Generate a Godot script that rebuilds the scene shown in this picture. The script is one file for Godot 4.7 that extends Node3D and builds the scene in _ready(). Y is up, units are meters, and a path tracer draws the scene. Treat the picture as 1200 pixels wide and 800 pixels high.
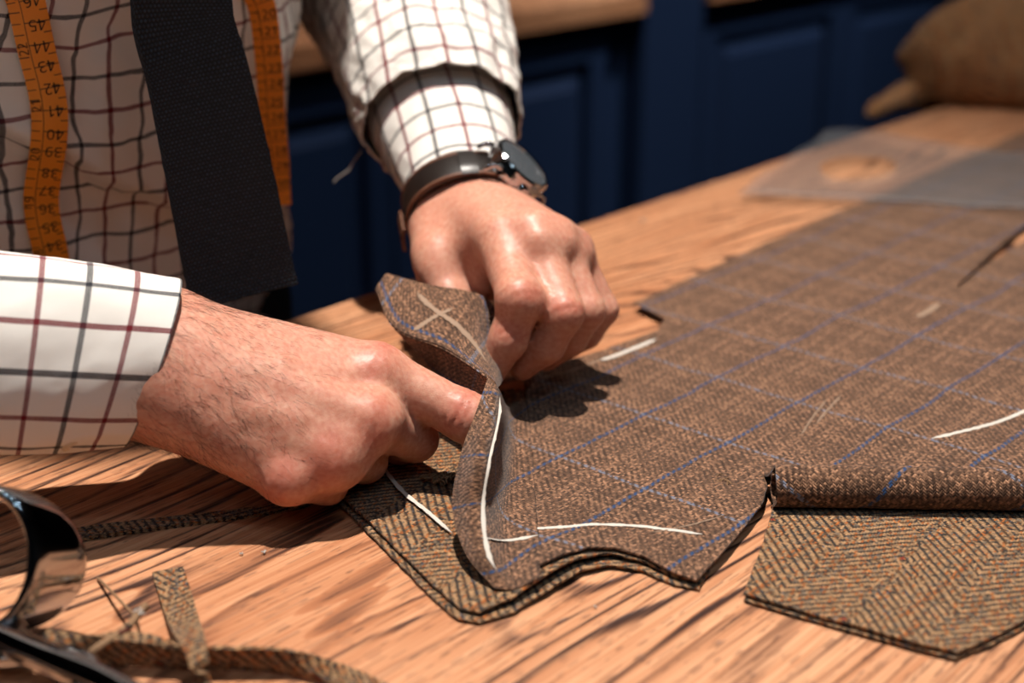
extends Node3D
# A tailor's hands lift the corner of a brown windowpane cloth on an oak cutting table.
# World: +X runs along the table, -Z points across it to the tailor and the blue cabinets, y is up, metres. Floor y = 0, table top y = 0.92.

const TOP := 0.92
var used := {}
var M := {}
var noise := FastNoiseLite.new()
var rng := RandomNumberGenerator.new()
var body_v := PackedVector3Array()
var body_i := PackedInt32Array()
var body_c := PackedColorArray()

func _ready():
	rng.seed = 7
	noise.seed = 3
	noise.noise_type = FastNoiseLite.TYPE_SIMPLEX_SMOOTH
	noise.frequency = 1.0
	make_camera_and_light()
	make_materials()
	make_room()
	make_cabinets()
	make_table()
	make_cloths()
	make_offcuts()
	make_person()
	make_watch()
	make_tape()
	make_shears()
	make_plastic()
	make_bundle()
	make_lint()

# ------------------------------------------------------------------ camera and light
func make_camera_and_light():
	var cam := Camera3D.new()
	cam.name = "camera"
	var lens := CameraAttributesPhysical.new()
	lens.frustum_focal_length = 50.0
	lens.frustum_near = 0.05
	lens.frustum_far = 30.0
	lens.frustum_focus_distance = 0.630
	lens.exposure_aperture = 5.0
	cam.attributes = lens
	cam.fov = 26.99
	cam.near = 0.05
	cam.far = 30.0
	add_child(cam)
	cam.position = Vector3(0, 1.21, 0)
	cam.basis = Basis(Vector3.UP, deg_to_rad(-48.5)) * Basis(Vector3.RIGHT, deg_to_rad(-20.5))
	cam.current = true
	var e := Environment.new()
	e.background_mode = Environment.BG_COLOR
	e.background_color = Color(0.02, 0.022, 0.028)
	e.tonemap_mode = Environment.TONE_MAPPER_LINEAR
	e.tonemap_exposure = 0.49
	e.sdfgi_enabled = true
	e.ssao_enabled = true
	e.ssil_enabled = true
	var w := WorldEnvironment.new()
	w.name = "environment"
	w.environment = e
	add_child(w)

const LAMPS := [
	[0.49, -0.475, 1.06, 32.0, 0],
	[1.62, -0.48, 0.17, 38.0, 0],
	[2.65, -0.90, 0.95, 30.0, 0],  # unseen spot added to brighten the cabinets, as is the next
	[1.50, -0.95, 0.42, 28.0, 0],
	[-0.55, -0.55, 0.05, 55.0, 1],  # from here on: unseen spots added as bluish fill and for glints in steel
	[0.1, 0.6, 0.05, 55.0, 1],
	[1.2, 0.6, 0.05, 55.0, 1],
	[-0.9, 0.6, 0.05, 55.0, 1],
	[-0.4, 1.1, 0.05, 55.0, 1],
	[0.7, 1.1, 0.05, 55.0, 1],
	[-1.3, 0.0, 0.05, 55.0, 1],
]

func make_lamp(x: float, z: float, share: float, angle: float, cool: int, words: String, k: int):
	var t := thing("ceiling_spotlight", words, "lamp", Vector3(x, 2.66, z), "ceiling spotlights of the workshop")
	obj("housing", lathe([Vector2(0.0, 0.14), Vector2(0.05, 0.14), Vector2(0.054, 0.135), Vector2(0.054, 0.004), Vector2(0.05, 0.0), Vector2(0.044, 0.0), Vector2(0.04, 0.012), Vector2(0.0, 0.012)], 28), M.lamp_metal, t)
	obj("lens", lathe([Vector2(0.0, 0.0), Vector2(0.036, 0.0), Vector2(0.039, 0.006), Vector2(0.0, 0.0115)], 28), M.lamp_glow_fill if cool else M.lamp_glow, t)
	var l := SpotLight3D.new()
	l.name = "spot_light"
	l.light_color = Color(0.84, 0.93, 1.0) if cool else Color(1.0, 0.965, 0.925)
	l.light_energy = 11.5 * share
	l.light_size = 0.022
	l.spot_angle = angle
	l.spot_angle_attenuation = 1.0
	l.spot_range = 9.0
	l.spot_attenuation = 2.0
	l.shadow_enabled = true
	t.add_child(l, true)
	l.position = Vector3(0, -0.012, 0)
	l.rotation.x = -PI / 2 + (0.42 if k == 2 or k == 3 else 0.0)   # two are turned to wash the cabinets

# ------------------------------------------------------------------ naming helpers
func numbered(called: String) -> String:
	used[called] = used.get(called, -1) + 1
	return called if used[called] == 0 else "%s_%03d" % [called, used[called]]

func obj(called: String, mesh: Mesh, mat: Material, parent: Node = self) -> MeshInstance3D:
	var o := MeshInstance3D.new()
	o.name = numbered(called)
	o.mesh = mesh
	o.material_override = mat
	parent.add_child(o, true)
	return o

func thing(called: String, label: String, category: String, at := Vector3.ZERO, group := "") -> Node3D:
	var o := Node3D.new()
	o.name = numbered(called)
	add_child(o, true)
	o.position = at
	tag(o, label, category, group)
	return o

func tag(o: Node, label: String, category: String, group := ""):
	o.set_meta("label", label)
	o.set_meta("category", category)
	if group:
		o.set_meta("group", group)

func struct(called: String, mesh: Mesh, mat: Material, label: String, category: String) -> MeshInstance3D:
	var o := obj(called, mesh, mat)
	o.set_meta("kind", "structure")
	tag(o, label, category)
	return o

# ------------------------------------------------------------------ mesh helpers
func arrays(v: PackedVector3Array, i: PackedInt32Array, uv = null, c = null, smooth := true) -> ArrayMesh:
	var n := PackedVector3Array()
	n.resize(v.size())
	for k in range(0, i.size(), 3):
		var a := v[i[k]]
		var f := (v[i[k + 2]] - a).cross(v[i[k + 1]] - a)
		n[i[k]] += f
		n[i[k + 1]] += f
		n[i[k + 2]] += f
	for k in n.size():
		n[k] = n[k].normalized() if n[k].length_squared() > 1e-24 else Vector3.UP
	var a := []
	a.resize(Mesh.ARRAY_MAX)
	a[Mesh.ARRAY_VERTEX] = v
	a[Mesh.ARRAY_NORMAL] = n
	a[Mesh.ARRAY_INDEX] = i
	if uv != null:
		a[Mesh.ARRAY_TEX_UV] = uv
	if c != null:
		a[Mesh.ARRAY_COLOR] = c
	var m := ArrayMesh.new()
	m.add_surface_from_arrays(Mesh.PRIMITIVE_TRIANGLES, a)
	return m

# rows of points (all the same length) -> a smooth surface; uv in metres
func grid_mesh(rows: Array, uvs: Array, closed := false) -> ArrayMesh:
	var v := PackedVector3Array()
	var t := PackedVector2Array()
	var i := PackedInt32Array()
	var w: int = rows[0].size()
	for r in rows.size():
		v.append_array(rows[r])
		t.append_array(uvs[r])
	for r in rows.size() - 1:
		for k in w - 1:
			var a := r * w + k
			i.append_array([a, a + 1, a + w, a + 1, a + w + 1, a + w])
	var m := arrays(v, i, t)
	if closed:
		m = seam_fixed(m, rows.size(), w)
	return m

func seam_fixed(m: ArrayMesh, h: int, w: int) -> ArrayMesh:
	var a := m.surface_get_arrays(0)
	var n: PackedVector3Array = a[Mesh.ARRAY_NORMAL]
	for r in h:
		var s := (n[r * w] + n[r * w + w - 1]).normalized()
		n[r * w] = s
		n[r * w + w - 1] = s
	a[Mesh.ARRAY_NORMAL] = n
	var o := ArrayMesh.new()
	o.add_surface_from_arrays(Mesh.PRIMITIVE_TRIANGLES, a)
	return o

func spline(p: Array, t: float):
	var n := p.size() - 1
	var k := clampi(int(floor(t)), 0, n - 1)
	var f: float = t - k
	var b = p[k]
	var c = p[k + 1]
	var a = p[k - 1] if k > 0 else b * 2.0 - c
	var d = p[k + 2] if k + 2 <= n else c * 2.0 - b
	return (b * 2.0 + (c - a) * f + (a * 2.0 - b * 5.0 + c * 4.0 - d) * f * f + (b * 3.0 - a - c * 3.0 + d) * f * f * f) * 0.5

func smooth_path(p: Array, each: int) -> Array:
	var out := []
	for k in (p.size() - 1) * each + 1:
		out.append(spline(p, float(k) / each))
	return out

# a sheet with thickness from a grid of control points (rows x columns), bicubic
func patch_rows(ctrl: Array, er: int, ec: int) -> Array:
	var fine := []
	for row in ctrl:
		fine.append(smooth_path(row, ec))
	var out := []
	for r in (ctrl.size() - 1) * er + 1:
		var line := PackedVector3Array()
		for c in fine[0].size():
			var col := []
			for k in fine.size():
				col.append(fine[k][c])
			line.append(spline(col, float(r) / er))
		out.append(line)
	return out

func uv_of(rows: Array, from := Vector2.ZERO, du := Vector2(1, 0), dv := Vector2(0, 1)) -> Array:
	var out := []
	var v := 0.0
	for r in rows.size():
		var mid: int = rows[r].size() / 2
		if r > 0:
			v += rows[r][mid].distance_to(rows[r - 1][mid])
		var u := 0.0
		var line := PackedVector2Array()
		for c in rows[r].size():
			if c > 0:
				u += rows[r][c].distance_to(rows[r][c - 1])
			line.append(from + du * u + dv * v)
		out.append(line)
	return out

func slab(rows: Array, uvs: Array, thick: float) -> ArrayMesh:
	var h := rows.size()
	var w: int = rows[0].size()
	var v := PackedVector3Array()
	var t := PackedVector2Array()
	var i := PackedInt32Array()
	var nrm := []
	for r in h:
		var line := PackedVector3Array()
		for c in w:
			var dx: Vector3 = rows[r][mini(c + 1, w - 1)] - rows[r][maxi(c - 1, 0)]
			var dy: Vector3 = rows[mini(r + 1, h - 1)][c] - rows[maxi(r - 1, 0)][c]
			line.append(dx.cross(dy).normalized())
		nrm.append(line)
	for side in 2:
		for r in h:
			for c in w:
				v.append(rows[r][c] + nrm[r][c] * thick * (0.5 - side))
				t.append(uvs[r][c])
		var o := side * h * w
		for r in h - 1:
			for c in w - 1:
				var a := o + r * w + c
				if side == 0:
					i.append_array([a, a + w, a + 1, a + 1, a + w, a + w + 1])
				else:
					i.append_array([a, a + 1, a + w, a + 1, a + w + 1, a + w])
	# the rim, with vertices of its own so that the edge stays crisp
	var ring := []
	for c in w:
		ring.append(Vector2i(0, c))
	for r in range(1, h):
		ring.append(Vector2i(r, w - 1))
	for c in range(w - 2, -1, -1):
		ring.append(Vector2i(h - 1, c))
	for r in range(h - 2, -1, -1):
		ring.append(Vector2i(r, 0))
	var base := v.size()
	for k in ring.size():
		var q: Vector2i = ring[k]
		var n: Vector3 = nrm[q.x][q.y]
		var fuzz := 0.12 * thick * noise.get_noise_1d(k * 1.7)
		v.append(rows[q.x][q.y] + n * (thick * 0.5 + fuzz))
		v.append(rows[q.x][q.y] - n * thick * 0.5)
		t.append(uvs[q.x][q.y])
		t.append(uvs[q.x][q.y] + Vector2(thick, thick))
		if k > 0:
			var b := base + k * 2
			i.append_array([b - 2, b, b - 1, b - 1, b, b + 1])
	return arrays(v, i, t)

# a flat-lying sheet cut to an outline (x, z of the points), with a height for each place; edges have thickness
func sheet(outline: Array, cell: float, lift: float, thick: float, wave: float, uv_turn := 0.0, uv_shift := Vector2.ZERO, bumps := []) -> ArrayMesh:
	var poly := PackedVector2Array()
	for k in outline.size():
		var a: Vector3 = outline[k]
		var b: Vector3 = outline[(k + 1) % outline.size()]
		var n := maxi(1, int(a.distance_to(b) / cell))
		for j in n:
			var q := a.lerp(b, float(j) / n)
			poly.append(Vector2(q.x, q.z) + Vector2(noise.get_noise_2d(q.x * 700, q.z * 700), noise.get_noise_2d(q.z * 700, q.x * 700)) * 0.0006)
	var lo := poly[0]
	var hi := poly[0]
	for q in poly:
		lo = lo.min(q)
		hi = hi.max(q)
	var v := PackedVector3Array()
	var t := PackedVector2Array()
	var i := PackedInt32Array()
	var at := {}
	var y := lo.y
	while y < hi.y:
		var x := lo.x
		while x < hi.x:
			var box := PackedVector2Array([Vector2(x, y), Vector2(x + cell, y), Vector2(x + cell, y + cell), Vector2(x, y + cell)])
			for piece in Geometry2D.intersect_polygons(box, poly):
				var tri := Geometry2D.triangulate_polygon(piece)
				for k in range(0, tri.size(), 3):
					var a := piece[tri[k]]
					var b := piece[tri[k + 1]]
					var c := piece[tri[k + 2]]
					for q in ([a, b, c] if (b - a).cross(c - a) > 0.0 else [a, c, b]):
						var key := Vector2i((q * 20000.0).round())
						if not at.has(key):
							at[key] = v.size()
							v.append(Vector3(q.x, cloth_height(q, lift, wave, bumps) + thick, q.y))
							t.append((q + sag(q)).rotated(uv_turn) + uv_shift)
						i.append(at[key])
			x += cell
		y += cell
	var base := v.size()
	var n := poly.size()
	var turn := 1.0 if not Geometry2D.is_polygon_clockwise(poly) else -1.0
	for k in n + 1:
		var q := poly[k % n]
		var out := (poly[(k + 1) % n] - poly[(k - 1 + n) % n]).normalized().orthogonal() * turn
		var y0 := cloth_height(q, lift, wave, bumps)
		var fuzz := out * (0.0003 + 0.0005 * noise.get_noise_2d(q.x * 1500, q.y * 1500))
		for j in 3:
			var e := q + (fuzz if j == 1 else Vector2.ZERO)
			v.append(Vector3(e.x, y0 + thick * (1.0 - j * 0.5), e.y))
			t.append(q.rotated(uv_turn) + uv_shift + Vector2(0.0006, 0.0003) * j)
		if k > 0:
			var b := base + k * 3
			for j in 2:
				i.append_array([b - 3 + j, b + j, b - 2 + j, b - 2 + j, b + j, b + 1 + j])
	return arrays(v, i, t)

# the weave is never quite straight
func sag(q: Vector2) -> Vector2:
	return Vector2(noise.get_noise_2d(q.x * 11.0, q.y * 11.0 + 50.0), noise.get_noise_2d(q.x * 13.0 + 80.0, q.y * 13.0)) * 0.0022

# bumps: [x, z, radius, height]; a soft rise of the cloth
func cloth_height(q: Vector2, lift: float, wave: float, bumps: Array) -> float:
	var y := TOP + lift + wave * (0.5 + 0.5 * noise.get_noise_2d(q.x * 14.0 + 9.0, q.y * 14.0))
	for b in bumps:
		var d: float = Vector2(b[0], b[1]).distance_to(q) / b[2]
		if d < 1.0:
			y += b[3] * (1.0 - d * d) * (1.0 - d * d)
	return y

# a thin line of chalk or thread laid along points, rounded on top
func ribbon(path: Array, width: float, high: float, uneven := 0.6) -> ArrayMesh:
	var rows := []
	var uvs := []
	var along := 0.0
	for k in path.size():
		var p: Vector3 = path[k]
		var d: Vector3 = (path[mini(k + 1, path.size() - 1)] - path[maxi(k - 1, 0)]).normalized()
		var s := d.cross(Vector3.UP).normalized()
		var u := s.cross(d).normalized()
		var taper := clampf(minf(k, path.size() - 1 - k) / 4.0, 0.15, 1.0)
		var w := width * taper * (1.0 + uneven * noise.get_noise_1d(along * 900.0))
		var line := PackedVector3Array()
		var ul := PackedVector2Array()
		for j in 5:
			var a := (j - 2) / 2.0
			line.append(p + s * w * 0.5 * a + u * high * (1.0 - a * a))
			ul.append(Vector2(along, a * w * 0.5))
		rows.append(line)
		uvs.append(ul)
		if k + 1 < path.size():
			along += p.distance_to(path[k + 1])
	return grid_mesh(rows, uvs)

# a tube along points; radius across (a) and along the given side (b)
func tube(path: Array, ra: Array, rb: Array, side: Vector3, seg: int, caps := true) -> ArrayMesh:
	var rows := []
	var uvs := []
	var along := 0.0
	for k in path.size():
		var p: Vector3 = path[k]
		var d: Vector3 = (path[mini(k + 1, path.size() - 1)] - path[maxi(k - 1, 0)]).normalized()
		var s := (side - d * side.dot(d)).normalized()
		var u := s.cross(d).normalized()
		var a: float = ra[mini(k, ra.size() - 1)]
		var b: float = rb[mini(k, rb.size() - 1)]
		var line := PackedVector3Array()
		var ul := PackedVector2Array()
		for j in seg + 1:
			var f := TAU * j / seg
			line.append(p + u * cos(f) * a + s * sin(f) * b)
			ul.append(Vector2(f * (a + b) * 0.5, along))
		rows.append(line)
		uvs.append(ul)
		if k + 1 < path.size():
			along += p.distance_to(path[k + 1])
	if caps:
		for e in [0, 1]:
			var at: int = 0 if e == 0 else rows.size() - 1
			var line := PackedVector3Array()
			line.resize(seg + 1)
			line.fill(path[0] if e == 0 else path[path.size() - 1])
			if e == 0:
				rows.push_front(line)
				uvs.push_front(uvs[0])
			else:
				rows.append(line)
				uvs.append(uvs[uvs.size() - 1])
	return grid_mesh(rows, uvs, true)

func lathe(profile: Array, seg: int) -> ArrayMesh:
	var st := SurfaceTool.new()
	st.begin(Mesh.PRIMITIVE_TRIANGLES)
	st.set_smooth_group(-1)
	for k in profile.size() - 1:
		for j in seg:
			var a := TAU * j / seg
			var b := TAU * (j + 1) / seg
			var p: Vector2 = profile[k]
			var q: Vector2 = profile[k + 1]
			var c := [Vector3(p.x * cos(a), p.y, p.x * sin(a)), Vector3(p.x * cos(b), p.y, p.x * sin(b)), Vector3(q.x * cos(b), q.y, q.x * sin(b)), Vector3(q.x * cos(a), q.y, q.x * sin(a))]
			for n in [0, 1, 2, 0, 2, 3]:
				st.add_vertex(c[n])
	st.generate_normals()
	return st.commit()

# a box with chamfered edges, from corner to corner
func add_box(st: SurfaceTool, lo: Vector3, hi: Vector3, bevel: float):
	var c := (lo + hi) * 0.5
	var h := (hi - lo) * 0.5
	bevel = minf(bevel, minf(h.x, minf(h.y, h.z)) * 0.9)
	for axis in 3:
		for s in [-1.0, 1.0]:
			var u := (axis + 1) % 3
			var w := (axis + 2) % 3
			var q := []
			for k in [[-1, -1], [1, -1], [1, 1], [-1, 1]]:
				var p := Vector3.ZERO
				p[axis] = s * h[axis]
				p[u] = k[0] * (h[u] - bevel)
				p[w] = k[1] * (h[w] - bevel)
				q.append(c + p)
			quad(st, q, s > 0)
	for axis in 3:
		var u := (axis + 1) % 3
		var w := (axis + 2) % 3
		for su in [-1.0, 1.0]:
			for sw in [-1.0, 1.0]:
				var q := []
				for k in [[-1, 0], [1, 0], [1, 1], [-1, 1]]:
					var p := Vector3.ZERO
					p[axis] = k[0] * (h[axis] - bevel)
					p[u] = su * (h[u] - (bevel if k[1] == 1 else 0.0))
					p[w] = sw * (h[w] - (0.0 if k[1] == 1 else bevel))
					q.append(c + p)
				quad(st, q, su * sw < 0)
	for sx in [-1.0, 1.0]:
		for sy in [-1.0, 1.0]:
			for sz in [-1.0, 1.0]:
				var s := Vector3(sx, sy, sz)
				var a := c + s * (h - Vector3(0, bevel, bevel))
				var b := c + s * (h - Vector3(bevel, 0, bevel))
				var d := c + s * (h - Vector3(bevel, bevel, 0))
				for p in ([a, d, b] if sx * sy * sz > 0 else [a, b, d]):
					st.add_vertex(p)

func quad(st: SurfaceTool, q: Array, flip: bool):
	for n in ([0, 2, 1, 0, 3, 2] if flip else [0, 1, 2, 0, 2, 3]):
		st.add_vertex(q[n])

func box(lo: Vector3, hi: Vector3, bevel := 0.002) -> ArrayMesh:
	var st := begin()
	add_box(st, lo, hi, bevel)
	return done(st)

func begin() -> SurfaceTool:
	var st := SurfaceTool.new()
	st.begin(Mesh.PRIMITIVE_TRIANGLES)
	st.set_smooth_group(-1)
	return st

func done(st: SurfaceTool) -> ArrayMesh:
	st.generate_normals()
	return st.commit()

# ------------------------------------------------------------------ a distance field on a grid, meshed as surface nets
class Field:
	var o: Vector3
	var h: float
	var nx: int
	var ny: int
	var nz: int
	var d := PackedFloat32Array()
	func _init(lo: Vector3, hi: Vector3, step: float):
		o = lo
		h = step
		nx = int((hi.x - lo.x) / h) + 1
		ny = int((hi.y - lo.y) / h) + 1
		nz = int((hi.z - lo.z) / h) + 1
		d.resize(nx * ny * nz)
		d.fill(0.2)
	# a capsule from a to b with radii ra, rb; flat: an axis along which it is squashed to the share f; k: width of the blend; cut: take it away instead
	func cap(a: Vector3, b: Vector3, ra: float, rb: float, k: float, flat := Vector3.ZERO, f := 1.0, cut := false):
		var m := maxf(ra, rb) + k + 3.0 * h
		var lo := (a.min(b) - Vector3.ONE * m - o) / h
		var hi := (a.max(b) + Vector3.ONE * m - o) / h
		var ba := b - a
		var bb := maxf(ba.length_squared(), 1e-12)
		var g := 1.0 / f - 1.0
		var squash := f != 1.0
		for z in range(maxi(0, int(lo.z)), mini(nz, int(hi.z) + 1)):
			for y in range(maxi(0, int(lo.y)), mini(ny, int(hi.y) + 1)):
				var i := (z * ny + y) * nx
				for x in range(maxi(0, int(lo.x)), mini(nx, int(hi.x) + 1)):
					var p := o + Vector3(x, y, z) * h - a
					var t := clampf(p.dot(ba) / bb, 0.0, 1.0)
					p -= ba * t
					if squash:
						p += flat * (p.dot(flat) * g)
					var v := p.length() - ra - (rb - ra) * t
					var c := d[i + x]
					if cut:
						v = -v
						var e := k - absf(c - v)
						v = maxf(c, v)
						if e > 0.0:
							v += e * e * 0.25 / k
					else:
						var e := k - absf(c - v)
						v = minf(c, v)
						if e > 0.0:
							v -= e * e * 0.25 / k
					d[i + x] = v
	func join(other: Field, k: float):
		for i in d.size():
			var c := d[i]
			var v := other.d[i]
			if v < 0.15:
				var e := k - absf(c - v)
				d[i] = minf(c, v) - (e * e * 0.25 / k if e > 0.0 else 0.0)
	func into(v: PackedVector3Array, tri: PackedInt32Array) -> Array:
		var cell := PackedInt32Array()
		cell.resize(d.size())
		cell.fill(-1)
		var step := [1, nx, nx * ny]
		var corner := PackedInt32Array([0, 1, nx, nx + 1, nx * ny, nx * ny + 1, nx * ny + nx, nx * ny + nx + 1])
		var edge := PackedInt32Array([0, 1, 2, 3, 4, 5, 6, 7, 0, 2, 1, 3, 4, 6, 5, 7, 0, 4, 1, 5, 2, 6, 3, 7])
		var near := 3.0 * h
		var mine := PackedInt32Array()
		for z in nz - 1:
			for y in ny - 1:
				var i := (z * ny + y) * nx - 1
				for x in nx - 1:
					i += 1
					if absf(d[i]) > near:
						continue
					var inside := 0
					for c in corner:
						if d[i + c] < 0.0:
							inside += 1
					if inside == 0 or inside == 8:
						continue
					var sum := Vector3.ZERO
					var n := 0
					for e in range(0, 24, 2):
						var a := edge[e]
						var b := edge[e + 1]
						var da := d[i + corner[a]]
						var db := d[i + corner[b]]
						if (da < 0.0) != (db < 0.0):
							var f := da / (da - db)
							sum += Vector3(a & 1, (a >> 1) & 1, a >> 2).lerp(Vector3(b & 1, (b >> 1) & 1, b >> 2), f)
							n += 1
					cell[i] = v.size()
					v.append(o + (Vector3(x, y, z) + sum / n) * h)
					mine.append(i)
		for i in mine:
			var x := i % nx
			var y := (i / nx) % ny
			var z := i / (nx * ny)
			for axis in 3:
				var a: int = step[(axis + 1) % 3]
				var b: int = step[(axis + 2) % 3]
				if [x, y, z][(axis + 1) % 3] == 0 or [x, y, z][(axis + 2) % 3] == 0:
					continue
				var s0 := d[i] < 0.0
				if s0 == (d[i + step[axis]] < 0.0):
					continue
				var q := [cell[i], cell[i - a], cell[i - a - b], cell[i - b]]
				if q.min() < 0:
					continue
				if s0:
					tri.append_array([q[0], q[2], q[1], q[0], q[3], q[2]])
				else:
					tri.append_array([q[0], q[1], q[2], q[0], q[2], q[3]])
		return [v, tri]

# ------------------------------------------------------------------ materials
func mat(color: Color, rough := 0.8, metal := 0.0, spec := 0.5) -> StandardMaterial3D:
	var m := StandardMaterial3D.new()
	m.albedo_color = color
	m.roughness = rough
	m.metallic = metal
	m.metallic_specular = spec
	m.cull_mode = BaseMaterial3D.CULL_DISABLED
	return m

func textured(img: Image, size: Vector2, rough: float, relief: Image = null, strength := 1.0) -> StandardMaterial3D:
	var m := mat(Color.WHITE, rough)
	m.albedo_texture = ImageTexture.create_from_image(img)
	m.uv1_scale = Vector3(1.0 / size.x, 1.0 / size.y, 1.0)
	if relief:
		var r: Image = relief.duplicate()
		r.bump_map_to_normal_map(strength)
		m.normal_enabled = true
		m.normal_texture = ImageTexture.create_from_image(r)
	return m

func canvas(w: int, h: int) -> Image:
	return Image.create_empty(w, h, false, Image.FORMAT_RGB8)

func hash1(a: int, b: int) -> float:
	var n := (a * 374761393 + b * 668265263) & 0x7fffffff
	n = ((n ^ (n >> 13)) * 1274126177) & 0x7fffffff
	return float((n ^ (n >> 16)) & 0xffff) / 65535.0

func make_materials():
	M.lamp_metal = mat(Color(0.75, 0.74, 0.72), 0.35, 0.9)
	M.lamp_glow = mat(Color(1, 0.9, 0.8), 0.5)
	M.lamp_glow.emission_enabled = true
	M.lamp_glow.emission = Color(1.0, 0.955, 0.90)
	M.lamp_glow.emission_energy_multiplier = 60.0
	M.lamp_glow_fill = M.lamp_glow.duplicate()
	M.lamp_glow_fill.emission = Color(0.84, 0.93, 1.0)
	M.wall = mat(Color(0.20, 0.19, 0.19), 0.9)
	M.ceiling = mat(Color(0.30, 0.29, 0.29), 0.95)
	M.floor = mat(Color(0.11, 0.085, 0.07), 0.6)
	M.blue = mat(Color(0.10, 0.165, 0.285), 0.40)
	M.dark_gap = mat(Color(0.03, 0.04, 0.06), 0.8)
	M.steel = mat(Color(0.62, 0.63, 0.65), 0.1, 1.0)
	M.chrome = mat(Color(0.70, 0.71, 0.73), 0.075, 1.0)
	M.leather = mat(Color(0.085, 0.052, 0.038), 0.38)
	M.leather_edge = mat(Color(0.40, 0.25, 0.17), 0.55)
	M.thread = mat(Color(0.50, 0.38, 0.27), 0.9)
	M.pale_thread = mat(Color(0.66, 0.63, 0.60), 0.95)
	M.red_thread = mat(Color(0.36, 0.06, 0.08), 0.9)
	M.dark_thread = mat(Color(0.10, 0.08, 0.07), 0.95)
	M.button = mat(Color(0.80, 0.72, 0.60), 0.3)
	M.ink = mat(Color(0.05, 0.035, 0.03), 0.8)
	M.hair = mat(Color(0.045, 0.028, 0.02), 0.5)
	M.trousers = mat(Color(0.035, 0.036, 0.042), 0.9)
	M.shoe = mat(Color(0.03, 0.02, 0.018), 0.35)
	M.dial = mat(Color(0.06, 0.06, 0.065), 0.3)
	M.crystal = mat(Color(0.9, 0.95, 1.0, 0.08), 0.03)
	M.crystal.transparency = BaseMaterial3D.TRANSPARENCY_ALPHA
	M.plastic = mat(Color(0.46, 0.46, 0.47, 0.38), 0.34)
	M.plastic.transparency = BaseMaterial3D.TRANSPARENCY_ALPHA
	M.chalk = mat(Color(0.76, 0.73, 0.69), 1.0, 0.0, 0.2)
	M.faint_chalk = mat(Color(0.56, 0.47, 0.40), 1.0, 0.0, 0.2)
	M.wood = wood_material()
	M.counter = M.wood
	M.cloth = cloth_material()
	M.tweed = tweed_material()
	M.garment = M.tweed.duplicate()
	M.garment.albedo_color = Color(1.30, 1.24, 1.16)
	M.shirt = shirt_material()
	M.tie = tie_material()
	M.tape = tape_material()
	M.skin = skin_material()

# oak: rings cut lengthwise, open pores in the early wood. 2 m along x 1 m across
func wood_material() -> StandardMaterial3D:
	var w := 1024
	var h := 2048
	var img := PackedByteArray()
	img.resize(w * h * 3)
	var hgt := PackedByteArray()
	hgt.resize(w * h)
	var slow := FastNoiseLite.new()
	slow.seed = 11
	slow.noise_type = FastNoiseLite.TYPE_SIMPLEX_SMOOTH
	slow.frequency = 1.0
	slow.fractal_octaves = 2
	var fine := FastNoiseLite.new()
	fine.seed = 5
	fine.noise_type = FastNoiseLite.TYPE_VALUE
	fine.frequency = 1.0
	fine.fractal_type = FastNoiseLite.FRACTAL_NONE
	var pale := Color(0.785, 0.585, 0.44)
	var mid := Color(0.63, 0.40, 0.265)
	var dark := Color(0.185, 0.105, 0.08)
	for y in h:
		var v := y / float(h)
		for x in w:
			var u := x * 2.0 / w
			var n := slow.get_noise_2d(u * 1.3, v * 4.0)
			var a := v - 0.29 + 0.035 * n + 0.03 * sin(u * 2.6 + 0.6)
			var d := 0.085 + 0.085 * slow.get_noise_2d(u * 0.8 + 40.0, v * 0.9)
			var r: float = sqrt(a * a + d * d) * 135.0 + slow.get_noise_2d(u * 2.6, v * 24.0) * 1.0
			var f: float = r - floor(r)
			var id := int(floor(r))
			var wide := 0.26 + 0.62 * hash1(id, 3) * hash1(id, 5)
			var streak := fine.get_noise_2d(u * 28.0, v * 1300.0)
			var pore := fine.get_noise_2d(u * 110.0 + 7.0, v * 1900.0)
			var early := smoothstep(wide, wide * 0.3, f) * smoothstep(0.0, 0.10, f)
			early *= clampf(0.72 + 1.1 * slow.get_noise_2d(u * 0.9 + 90.0, v * 8.0 + f * 0.3), 0.0, 1.0)
			early *= lerpf(0.28, 1.0, pow(hash1(id, 13), 1.3))
			var s := clampf(early * (1.5 + 1.3 * streak), 0.0, 1.0)
			var c := pale.lerp(mid, clampf(0.30 + 0.6 * (1.0 - f) * hash1(id, 9) + 0.40 * streak + 0.45 * n, 0.0, 1.0))
			c = c.lerp(dark, clampf(s * 1.05 + (0.34 if pore > 0.60 else 0.0), 0.0, 0.94))
			var k := (y * w + x) * 3
			img[k] = int(c.r * 255.0)
			img[k + 1] = int(c.g * 255.0)
			img[k + 2] = int(c.b * 255.0)
			hgt[y * w + x] = int(clampf(0.8 - 0.55 * s - (0.3 if pore > 0.62 else 0.0) + 0.1 * streak, 0.0, 1.0) * 255.0)
	var m := textured(Image.create_from_data(w, h, false, Image.FORMAT_RGB8, img), Vector2(2.0, 1.0), 0.50, Image.create_from_data(w, h, false, Image.FORMAT_L8, hgt), 2.2)
	m.normal_scale = 0.5
	m.metallic_specular = 0.4
	return m

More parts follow.
